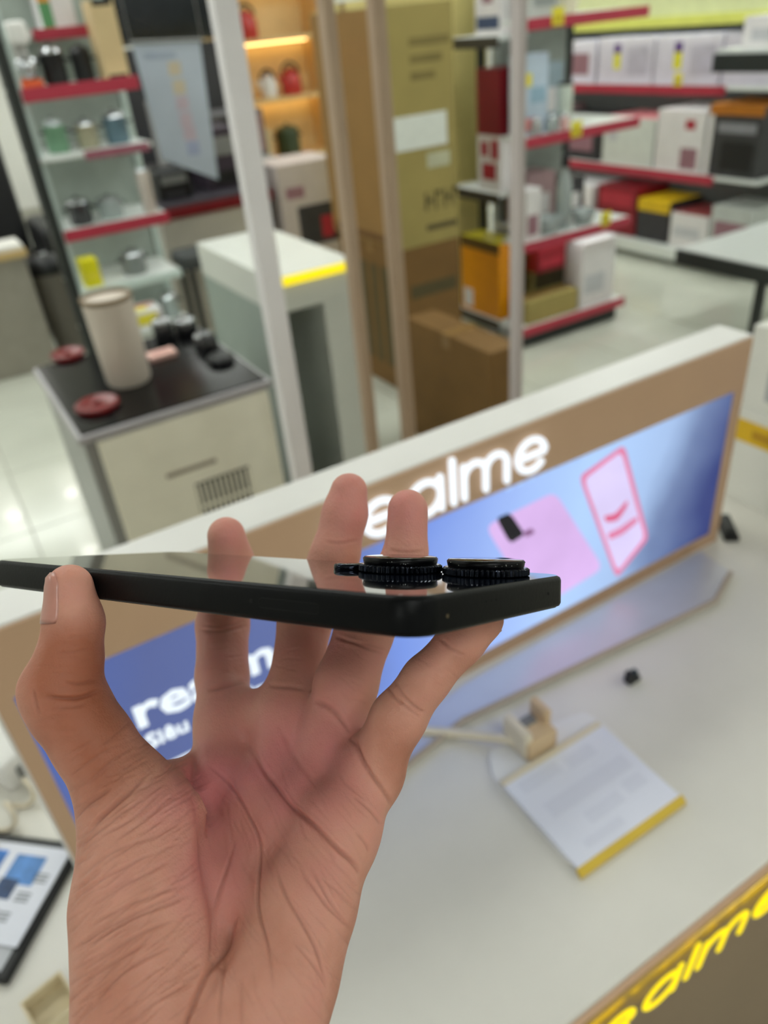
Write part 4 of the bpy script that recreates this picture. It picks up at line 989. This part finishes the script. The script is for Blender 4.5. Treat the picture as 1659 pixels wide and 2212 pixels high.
TONES = [   # palm redness: x, y, radius, amount
    (560, 1680, 170, .42), (480, 1900, 130, .30), (700, 1650, 130, .32), (480, 1400, 110, .25), (640, 1400, 100, .15),
    (770, 1400, 100, .20), (960, 1420, 110, .25), (490, 1150, 70, .35), (750, 1090, 90, .30), (880, 1110, 90, .35),
    (440, 1680, 70, .30), (340, 1720, 90, .15), (150, 1280, 60, .25), (140, 1430, 110, -.35), (170, 1580, 120, -.30), (230, 1700, 90, -.18), (860, 1640, 70, -.25), (1020, 1430, 60, -.15),
]
SKIN_TAN = rgb(174, 106, 80); SKIN_MID = rgb(214, 154, 134); SKIN_RED = rgb(214, 132, 132); SKIN_CREASE = rgb(112, 54, 44)
CAMS = [(0.0519, 0.0405, 0.0117), (0.0578, 0.0168, 0.0116)]
FLASH = (0.0486, 0.0560)
# ------------------------------------------------------------------ the hand (one continuous surface)
def cpt(x, y, d):
    """point at depth d in front of the lens, in lens axes"""
    return np.array([(x - CX) / FPX * d, (CY - y) / FPX * d, -d])
def to_world(q):
    return np.asarray(q) @ RW.T + CAM

G = 0.0009
LO = np.array([-0.118, -0.245, -0.320]); HI = np.array([0.050, 0.022, -0.120])
NG = np.ceil((HI - LO) / G).astype(int) + 1
AX = [LO[i] + G * np.arange(NG[i]) for i in range(3)]

def new_field():
    return np.full(tuple(NG), 0.03, np.float32)
def smin(a, b, k):
    h = np.maximum(k - np.abs(a - b), 0) / k
    return np.minimum(a, b) - h * h * k * 0.25
def cone(F, a, b, ra, rb, k):
    """smooth-union a tapered capsule into field F"""
    m = max(ra, rb) + 0.016
    lo = np.minimum(a, b) - m; hi = np.maximum(a, b) + m
    i0 = np.clip(((lo - LO) / G).astype(int), 0, NG - 1); i1 = np.clip(((hi - LO) / G).astype(int) + 1, 1, NG)
    if (i1 <= i0).any(): return
    sl = tuple(slice(i0[i], i1[i]) for i in range(3))
    X = AX[0][sl[0]][:, None, None].astype(np.float32); Y = AX[1][sl[1]][None, :, None].astype(np.float32); Z = AX[2][sl[2]][None, None, :].astype(np.float32)
    ba = b - a; l2 = max(float(ba @ ba), 1e-12)
    t = np.clip(((X - a[0]) * ba[0] + (Y - a[1]) * ba[1] + (Z - a[2]) * ba[2]) / l2, 0, 1)
    d = np.sqrt((X - a[0] - ba[0] * t) ** 2 + (Y - a[1] - ba[1] * t) ** 2 + (Z - a[2] - ba[2] * t) ** 2) - (ra + (rb - ra) * t)
    F[sl] = smin(F[sl], d.astype(np.float32), k)
def chain(F, pts, k):
    P = [(cpt(x, y, d), r * d / FPX) for x, y, d, r in pts]
    if len(P) == 1: cone(F, P[0][0], P[0][0] + 1e-5, P[0][1], P[0][1], k)
    for (a, ra), (b, rb) in zip(P[:-1], P[1:]):
        cone(F, a, b, ra, rb, k)

# (x, y, depth, radius in pixels) along each bone
palm = new_field()
for pts in PALM: chain(palm, pts, 0.007)
fingers = []
hand_f = palm.copy()
for pts, kk in FINGERS:
    F = new_field()
    chain(F, pts, 0.0025)
    hand_f = np.minimum(hand_f, smin(palm, F, kk))
del palm

def surface_nets(D):
    s = D < 0
    c = np.zeros(tuple(NG - 1), np.uint8)
    offs = [(i, j, k) for i in (0, 1) for j in (0, 1) for k in (0, 1)]
    for i, j, k in offs:
        c += s[i:NG[0] - 1 + i, j:NG[1] - 1 + j, k:NG[2] - 1 + k]
    act = np.argwhere((c > 0) & (c < 8))
    idx = np.full(tuple(NG - 1), -1, np.int32)
    idx[act[:, 0], act[:, 1], act[:, 2]] = np.arange(len(act))
    val = {o: D[act[:, 0] + o[0], act[:, 1] + o[1], act[:, 2] + o[2]] for o in offs}
    acc = np.zeros((len(act), 3)); cnt = np.zeros(len(act))
    for o in offs:
        for ax in range(3):
            if o[ax] == 0:
                q = list(o); q[ax] = 1; q = tuple(q)
                m = (val[o] < 0) != (val[q] < 0)
                t = np.where(m, val[o] / np.where(m, val[o] - val[q], 1), 0)
                p = np.zeros((len(act), 3)); p[:] = o; p[:, ax] = t
                acc[m] += p[m]; cnt[m] += 1
    V = (act + acc / cnt[:, None]) * G + LO
    faces = []
    for ax in range(3):
        sh = [slice(None)] * 3; sh2 = [slice(None)] * 3
        sh[ax] = slice(0, -1); sh2[ax] = slice(1, None)
        e = np.argwhere(s[tuple(sh)] != s[tuple(sh2)])
        b, d = [(1, 2), (2, 0), (0, 1)][ax]
        ok = (e[:, b] > 0) & (e[:, d] > 0) & (e[:, b] < NG[b] - 1) & (e[:, d] < NG[d] - 1)
        e = e[ok]
        ins = s[e[:, 0], e[:, 1], e[:, 2]]
        def ci(db, dd):
            q = e.copy(); q[:, b] += db; q[:, d] += dd
            return idx[q[:, 0], q[:, 1], q[:, 2]]
        f = np.stack([ci(-1, -1), ci(0, -1), ci(0, 0), ci(-1, 0)], 1)
        f[~ins] = f[~ins][:, ::-1]
        faces.append(f[(f >= 0).all(1)])
    return V, np.concatenate(faces)

HV, HF = surface_nets(hand_f)
del hand_f

def np_mesh(name, V, F):
    me = bpy.data.meshes.new(name)
    me.vertices.add(len(V)); me.vertices.foreach_set('co', np.asarray(V, np.float32).ravel())
    me.loops.add(F.size); me.loops.foreach_set('vertex_index', F.astype(np.int32).ravel())
    me.polygons.add(len(F)); me.polygons.foreach_set('loop_start', np.arange(0, F.size, F.shape[1], dtype=np.int32))
    me.update(calc_edges=True)
    me.polygons.foreach_set('use_smooth', np.ones(len(F), bool))
    return me
def relax(V, F, it, lam):
    e = np.concatenate([F[:, [i, (i + 1) % 4]] for i in range(4)])
    deg = np.bincount(e[:, 0], minlength=len(V))
    for _ in range(it):
        A = np.stack([np.bincount(e[:, 0], V[e[:, 1], k], len(V)) for k in range(3)], 1) / np.maximum(deg, 1)[:, None]
        V = V + lam * (A - V)
    return V
HV = relax(HV, HF, 5, 0.5)
tmp_me = np_mesh('hand_cage', HV, HF)
tmp_o = bpy.data.objects.new('hand_cage', tmp_me); col.objects.link(tmp_o)
sub = tmp_o.modifiers.new('s', 'SUBSURF'); sub.levels = 1; sub.render_levels = 1
dg = bpy.context.evaluated_depsgraph_get()
hand_me = bpy.data.meshes.new_from_object(tmp_o.evaluated_get(dg))
bpy.data.objects.remove(tmp_o); bpy.data.meshes.remove(tmp_me)
nv = len(hand_me.vertices)
V = np.empty(nv * 3, np.float32); hand_me.vertices.foreach_get('co', V); V = V.reshape(-1, 3).astype(float)
N = np.empty(nv * 3, np.float32); hand_me.vertices.foreach_get('normal', N); N = N.reshape(-1, 3).astype(float)
PX = np.stack([CX - FPX * V[:, 0] / V[:, 2], CY + FPX * V[:, 1] / V[:, 2]], 1)
face_cam = -(N * V).sum(1) / np.linalg.norm(V, axis=1)      # >0: the palm side of the skin

def smooth_line(pts, n=6):
    P = np.array(pts, float)
    if len(P) == 2: return P
    P = np.vstack([2 * P[0] - P[1], P, 2 * P[-1] - P[-2]])
    out = []
    for i in range(1, len(P) - 2):
        for t in np.arange(n) / n:
            out.append(0.5 * (2 * P[i] + (P[i + 1] - P[i - 1]) * t + (2 * P[i - 1] - 5 * P[i] + 4 * P[i + 1] - P[i + 2]) * t * t + (3 * P[i] - P[i - 1] - 3 * P[i + 1] + P[i + 2]) * t ** 3))
    out.append(P[-2])
    return np.array(out)
rw = np.random.default_rng(5)
for _ in range(260):                      # fine skin lines across the ball of the thumb
    x0 = rw.uniform(160, 420); y0 = rw.uniform(1600, 2200)
    ang = math.radians(-38 + rw.normal(0, 5) - (y0 - 1900) * 0.01); ln = rw.uniform(40, 110)
    p = [(x0 + ln * t * math.cos(ang) , y0 + ln * t * math.sin(ang) + rw.normal(0, 2.0)) for t in (-.5, -.2, .15, .5)]
    CREASES.append((p, rw.uniform(2.2, 3.2), rw.uniform(0.9, 2.6) * D))
for _ in range(110):                       # and down the heel of the hand
    x0 = rw.uniform(470, 780); y0 = rw.uniform(1700, 2200)
    ang = math.radians(58 + rw.normal(0, 9) + (600 - x0) * 0.08); ln = rw.uniform(40, 120)
    p = [(x0 + ln * t * math.cos(ang) + rw.normal(0, 2.0), y0 + ln * t * math.sin(ang)) for t in (-.5, -.2, .15, .5)]
    CREASES.append((p, rw.uniform(2.2, 3.2), rw.uniform(0.6, 1.8) * D))
for cx_, cy_, dx_, sp_, nn_ in ((150, 1440, 60, 60, 14), (130, 1545, 60, 30, 8), (482, 1400, 48, 50, 8), (640, 1420, 45, 40, 6), (760, 1450, 55, 60, 8), (940, 1440, 45, 60, 8)):
    for _ in range(nn_):
        x0 = cx_ + rw.normal(0, dx_ * .4); y0 = cy_ + rw.normal(0, sp_ * .6); ln = rw.uniform(25, 60); ang = rw.normal(-.05, .15) + (0.6 if cx_ > 700 else 0)
        CREASES.append(([(x0 - ln / 2 * math.cos(ang), y0 - ln / 2 * math.sin(ang)), (x0, y0 + rw.normal(0, 2)), (x0 + ln / 2 * math.cos(ang), y0 + ln / 2 * math.sin(ang))], 2.6, rw.uniform(0.5, 1.3) * D))
disp = np.zeros(nv); crease = np.zeros(nv)
soft = np.zeros(nv)
for pts, w, dep in CREASES + [(a_, b_, c_) for a_, b_, c_ in SOFT]:
    broad = w > 11
    L = smooth_line(pts)
    m = np.where((PX[:, 0] > L[:, 0].min() - 4 * w) & (PX[:, 0] < L[:, 0].max() + 4 * w) & (PX[:, 1] > L[:, 1].min() - 4 * w) & (PX[:, 1] < L[:, 1].max() + 4 * w) & (face_cam > 0.05))[0]
    if len(m) == 0: continue
    Q = PX[m]; best = np.full(len(m), 1e9); bt = np.zeros(len(m))
    for i in range(len(L) - 1):
        a, b = L[i], L[i + 1]; ab = b - a
        t = np.clip(((Q - a) @ ab) / max(ab @ ab, 1e-9), 0, 1)
        d = np.linalg.norm(Q - a - t[:, None] * ab, axis=1)
        u = d < best
        best[u] = d[u]; bt[u] = ((i + t) / (len(L) - 1))[u]
    taper = np.clip(np.minimum(bt, 1 - bt) * 5, 0.0, 1) ** 0.7
    if broad:
        soft[m] += np.exp(-(best / w) ** 2) * np.clip(np.minimum(bt + .1, 1.1 - bt) * 4, 0, 1) * np.clip(face_cam[m] * 3, 0, 1) * dep
        continue
    fade = np.clip(face_cam[m] * 4, 0, 1)
    g = np.exp(-(best / w) ** 2) * taper * fade
    bulge = np.exp(-((best - 2.1 * w) / (1.1 * w)) ** 2) * taper * fade
    disp[m] += (-g + 0.2 * bulge) * dep
    crease[m] = np.maximum(crease[m], g * min(1.0, dep / 0.0007))
V2 = V + N * (np.clip(disp, -0.0011, 0.0006) - np.clip(soft, 0, 0.0035))[:, None]
tone = np.zeros(nv)
for x, y, r, s in TONES:
    tone += s * np.exp(-((PX[:, 0] - x) ** 2 + (PX[:, 1] - y) ** 2) / r ** 2)
tone = np.clip(tone, -1, 1) * np.clip(face_cam * 2 + 0.3, 0, 1)
ORG = to_world(cpt(430, 2230, 0.178))
hand_me.vertices.foreach_set('co', (to_world(V2) - ORG).astype(np.float32).ravel())
at1 = hand_me.attributes.new('palm_red', 'FLOAT', 'POINT'); at1.data.foreach_set('value', tone.astype(np.float32))
at2 = hand_me.attributes.new('crease', 'FLOAT', 'POINT'); at2.data.foreach_set('value', crease.astype(np.float32))
hand_me.polygons.foreach_set('use_smooth', np.ones(len(hand_me.polygons), bool))
hand_me.materials.clear(); hand_me.update()

def skin_material():
    m = bpy.data.materials.new('skin'); m.use_nodes = True
    nt = m.node_tree; b = nt.nodes['Principled BSDF']
    def nd(t): return nt.nodes.new(t)
    a1 = nd('ShaderNodeAttribute'); a1.attribute_name = 'palm_red'
    a2 = nd('ShaderNodeAttribute'); a2.attribute_name = 'crease'
    tc = nd('ShaderNodeTexCoord')
    nz = nd('ShaderNodeTexNoise'); nz.inputs['Scale'].default_value = 55; nz.inputs['Detail'].default_value = 5
    nt.links.new(tc.outputs['Object'], nz.inputs['Vector'])
    add = nd('ShaderNodeMath'); add.operation = 'MULTIPLY_ADD'
    nt.links.new(nz.outputs['Fac'], add.inputs[0]); add.inputs[1].default_value = 0.7
    nt.links.new(a1.outputs['Fac'], add.inputs[2])
    rp = nd('ShaderNodeValToRGB'); e = rp.color_ramp.elements
    e[0].position = 0.0; e[0].color = (*SKIN_TAN, 1)
    e[1].position = 1.15 if False else 1.0; e[1].color = (*SKIN_RED, 1)
    k = e.new(0.42); k.color = (*SKIN_MID, 1)
    nt.links.new(add.outputs[0], rp.inputs['Fac'])
    mx = nd('ShaderNodeMix'); mx.data_type = 'RGBA'
    mul = nd('ShaderNodeMath'); mul.operation = 'MULTIPLY'; mul.inputs[1].default_value = 0.36
    nt.links.new(a2.outputs['Fac'], mul.inputs[0])
    nt.links.new(mul.outputs[0], mx.inputs['Factor'])
    nt.links.new(rp.outputs['Color'], mx.inputs['A'])
    mx.inputs['B'].default_value = (*SKIN_CREASE, 1)
    nt.links.new(mx.outputs['Result'], b.inputs['Base Color'])
    b.inputs['Roughness'].default_value = 0.55
    b.inputs['Specular IOR Level'].default_value = 0.35
    b.inputs['Subsurface Weight'].default_value = 0.25
    b.inputs['Subsurface Radius'].default_value = (1.0, 0.35, 0.2)
    b.inputs['Subsurface Scale'].default_value = 0.003
    vo = nd('ShaderNodeTexVoronoi'); vo.inputs['Scale'].default_value = 1100; vo.feature = 'DISTANCE_TO_EDGE'
    n3 = nd('ShaderNodeTexNoise'); n3.inputs['Scale'].default_value = 420; n3.inputs['Detail'].default_value = 4
    nt.links.new(tc.outputs['Object'], vo.inputs['Vector']); nt.links.new(tc.outputs['Object'], n3.inputs['Vector'])
    ad = nd('ShaderNodeMath'); ad.operation = 'MULTIPLY_ADD'
    nt.links.new(vo.outputs['Distance'], ad.inputs[0]); ad.inputs[1].default_value = 0.36
    nt.links.new(n3.outputs['Fac'], ad.inputs[2])
    bp = nd('ShaderNodeBump'); bp.inputs['Strength'].default_value = 0.5; bp.inputs['Distance'].default_value = 0.0005
    nt.links.new(ad.outputs[0], bp.inputs['Height'])
    nt.links.new(bp.outputs['Normal'], b.inputs['Normal'])
    return m
hand = link_mesh('hand', hand_me, skin_material())
hand.location = ORG
tag(hand, 'bare left hand, palm to the viewer, fingers and thumb gripping the black phone', 'hand')

# finger nails: curved plates set into the skin
from mathutils.bvhtree import BVHTree
bv = BVHTree.FromPolygons([Vector(p) for p in HV], [tuple(int(i) for i in f) for f in HF])
nail_mat = mat('nail', rgb(198, 140, 126), 0.3, var=0.05, scale=200, coat=0.2)
def nail(base, tip, d0, half, wide):
    """plate on the finger between base and tip (lens axes), facing d0"""
    base, tip = np.array(base), np.array(tip)
    ax = tip - base; ln = np.linalg.norm(ax); ax /= ln
    d0 = np.array(d0, float); d0 -= ax * (d0 @ ax); d0 /= np.linalg.norm(d0)
    sd = np.cross(ax, d0)
    nu, nw = 11, 13
    top = []; 
    for i in range(nu):
        s = i / (nu - 1)
        wv = wide * math.sqrt(max(0.0, 1 - (max(0, s - 0.7) / 0.3) ** 2 * 0.85)) * (0.86 if i == 0 else 1)
        for j in range(nw):
            a = (2 * j / (nw - 1) - 1) * wv
            dr = d0 * math.cos(a) + sd * math.sin(a)
            p = base + ax * ln * s
            hit = bv.ray_cast(Vector(p + dr * 0.0125), Vector(-dr), 0.02)
            q = np.array(hit[0]) if hit[0] is not None else p + dr * 0.008
            lift = 0.00045 * (1 - (a / max(wv, 1e-6)) ** 4) + (0.0004 if s > 0.85 else 0)
            top.append(q + dr * lift)
    top = np.array(top)
    c = base + ax * ln * 0.5
    bot = top - 0.0009 * (top - c) / np.linalg.norm(top - c, axis=1)[:, None]
    vv = np.vstack([top, bot]); K = nu * nw
    f = []
    for i in range(nu - 1):
        for j in range(nw - 1):
            q = (i * nw + j, i * nw + j + 1, (i + 1) * nw + j + 1, (i + 1) * nw + j)
            f.append(q); f.append(tuple(K + t for t in reversed(q)))
    rim = [j for j in range(nw)] + [i * nw + nw - 1 for i in range(1, nu)] + [(nu - 1) * nw + j for j in range(nw - 2, -1, -1)] + [i * nw for i in range(nu - 2, 0, -1)]
    for i in range(len(rim)):
        a, b2 = rim[i], rim[(i + 1) % len(rim)]
        f.append((b2, a, K + a, K + b2))
    me = bpy.data.meshes.new('nail'); me.from_pydata([tuple(p) for p in to_world(vv) - ORG], [], f)
    me.polygons.foreach_set('use_smooth', [True] * len(f)); me.update()
    return link_mesh('nail', me, nail_mat, hand)
for a, b, d0, wide in NAILS:
    nail(cpt(*a), cpt(*b), d0, 0, wide)

# ------------------------------------------------------------------ the phone held in the hand
PN = np.array([0.006574, -0.016654, -0.147702])
PA = np.array([-0.806741, 0.007708, -0.590856]); PB = np.array([0.590823, -0.006249, -0.806777]); PU = np.array([0.009911, 0.999951, -0.000487])
PL, PW, PT = 0.1660, 0.0745, 0.0082
phone = thing('smartphone', 'black smartphone with two large round rear cameras held by the hand', 'phone')
pm = Matrix.Identity(4)
o_w = to_world(PN)
for i in range(3):
    pm[i][0] = (RW @ PB)[i]; pm[i][1] = (RW @ PA)[i]; pm[i][2] = (RW @ PU)[i]; pm[i][3] = o_w[i]
phone.matrix_world = pm
def rrect(x0, x1, y0, y1, r, n=10):
    out = []
    for cx, cy, a0 in ((x1 - r, y0 + r, -90), (x1 - r, y1 - r, 0), (x0 + r, y1 - r, 90), (x0 + r, y0 + r, 180)):
        for i in range(n + 1):
            a = math.radians(a0 + 90 * i / n); out.append((cx + r * math.cos(a), cy + r * math.sin(a)))
    return out
frame_mat = mat('phone_frame', rgb(9, 10, 12), 0.36, var=0.05, scale=40, spec=0.14, bump=0.03, bscale=900)
glass_mat = mat('phone_back_glass', rgb(12, 16, 26), 0.03, var=0.1, scale=30, coat=0.6, ior=1.6)
screen_mat = mat('phone_screen', rgb(6, 6, 8), 0.05, var=0.02, coat=0.3)
ring_mat = mat('camera_ring_metal', rgb(30, 34, 44), 0.14, metal=0.9, var=0.15, scale=300)
trim_mat = mat('camera_trim', rgb(4, 4, 6), 0.3, var=0.1, scale=500, spec=0.15)
hole_mat = mat('dark_hole', rgb(3, 3, 3), 0.8, var=0.0)
b = MB(); loops = []
for ins, z in ((0.0012, -PT), (0.00035, -PT + 0.00035), (0.0, -PT + 0.0011), (0.0, -0.0012), (0.0003, -0.0004), (0.0011, 0.0)):
    loops.append([(x, y, z) for x, y in rrect(ins, PW - ins, ins, PL - ins, 0.0075 - ins)])
n = len(loops[0]); vv = [p for l in loops for p in l]; ff = []
for i in range(len(loops) - 1):
    for j in range(n):
        ff.append((i * n + j, i * n + (j + 1) % n, (i + 1) * n + (j + 1) % n, (i + 1) * n + j))
b.add(vv, ff, True); b.build('frame', frame_mat, phone)
b = MB(); b.prism(rrect(0.0011, PW - 0.0011, 0.0011, PL - 0.0011, 0.0064), -0.0012, 0.00008); b.build('back_panel', glass_mat, phone)
b = MB(); b.prism(rrect(0.0012, PW - 0.0012, 0.0012, PL - 0.0012, 0.0063), -PT - 0.00015, -PT + 0.001); b.build('screen', screen_mat, phone)
def knurled(parent, cx, cy, r, z0, z1, teeth, dep):
    v = []; f = []; m = teeth * 4
    prof = [(r - 0.0007, z0), (r, z0 + 0.0004), (r, z1 - 0.0004), (r - 0.0006, z1)]
    for j in range(m):
        a = 2 * math.pi * j / m
        k = dep if (j % 4) in (0,) else (dep * 0.3 if (j % 4) in (1, 3) else 0)
        for rr, z in prof: v.append((cx + (rr - k) * math.cos(a), cy + (rr - k) * math.sin(a), z))
    for j in range(m):
        for i in range(3):
            a = j * 4 + i; b2 = ((j + 1) % m) * 4 + i
            f.append((a, b2, b2 + 1, a + 1))
    q = MB(); q.add(v, f); q.add([v[j * 4 + 3] for j in range(m)], [tuple(range(m))])
    return q.build('camera_ring', ring_mat, parent)
for cx, cy, r in CAMS:
    ring = knurled(phone, cx, cy, r, 0.0, 0.0022, 52, 0.0005)
    q = MB(); q.lathe([(r - 0.0016, 0.0022), (r - 0.0014, 0.0026), (r - 0.0012, 0.0038), (r - 0.0016, 0.0042)], cx, cy, 64); q.build('camera_trim', trim_mat, ring)
    q = MB(); q.lathe([(r - 0.0017, 0.00415), (r - 0.0020, 0.0043), (0.0001, 0.0043)], cx, cy, 64); q.build('lens_cover', glass_mat, ring)
    random.seed(int(cx * 1e5))
    q = MB()                                       # sparkles on the trim, put in as tiny bright boxes
    for k in range(26):
        a = random.uniform(0, 2 * math.pi); z = random.uniform(0.0027, 0.0037); s = random.uniform(0.00005, 0.00011); rr = r - 0.00122
        x, y = cx + rr * math.cos(a), cy + rr * math.sin(a)
        q.box(x - s, x + s, y - s, y + s, z - s, z + s)
    q.build('trim_sparkle', mat('sparkle_bright', rgb(210, 214, 220), 0.15, metal=1.0, var=0.1), ring)
fx, fy = FLASH
q = MB(); q.lathe([(0.0044, 0.0), (0.0046, 0.0004), (0.0046, 0.0013), (0.0041, 0.0017)], fx, fy, 40); fl = q.build('flash_ring', ring_mat, phone)
q = MB(); q.lathe([(0.0040, 0.0016), (0.0036, 0.00185), (0.0001, 0.0019)], fx, fy, 32); q.build('flash_lens', glass_mat, fl)
# card tray on the long side, hole beside it, openings on the short side
def side_y(px):            # distance from the near corner along the long side that shows at pixel x
    k = (px - CX) / FPX
    return (PN[0] + k * PN[2]) / (-PA[0] - k * PA[2])
def side_x(px):
    k = (px - CX) / FPX
    return (PN[0] + k * PN[2]) / (-PB[0] - k * PB[2])
y0, y1 = side_y(690), side_y(560)
q = MB()
poly = rrect(y0, y1, -0.0053, -0.0031, 0.0009, 5)
q.slab([(-0.00006, y, z) for y, z in poly], (1, 0, 0), 0.0004); tray = q.build('card_tray', frame_mat, phone)
ring = MB()
pl = [(-0.00005, y, z) for y, z in poly]
ring.tube(pl, 0.00009, 6, closed=True); ring.build('tray_gap', hole_mat, phone)
def pinhole(c, nrm, r, m=hole_mat, name='pin_hole'):
    w = Vector(nrm); u = Vector((0, 0, 1)); t = w.cross(u)
    q = MB(); q.slab([(Vector(c) + u * r * math.sin(2 * math.pi * i / 16) + t * r * math.cos(2 * math.pi * i / 16))[:] for i in range(16)], nrm, 0.00008)
    q.build(name, m, phone)
pinhole((0, side_y(543), -0.0040), (-1, 0, 0), 0.00055)
pinhole((side_x(967), 0, -0.0046), (0, -1, 0), 0.00042, mat('mic_mesh', rgb(120, 105, 80), 0.4, metal=0.6, var=0.1), 'microphone')
for i in range(6):
    pinhole((side_x(1018 + i * 11), 0, -0.0031), (0, -1, 0), 0.00035, name='speaker_hole')
pinhole((side_x(1185), 0, -0.0040), (0, -1, 0), 0.0004)
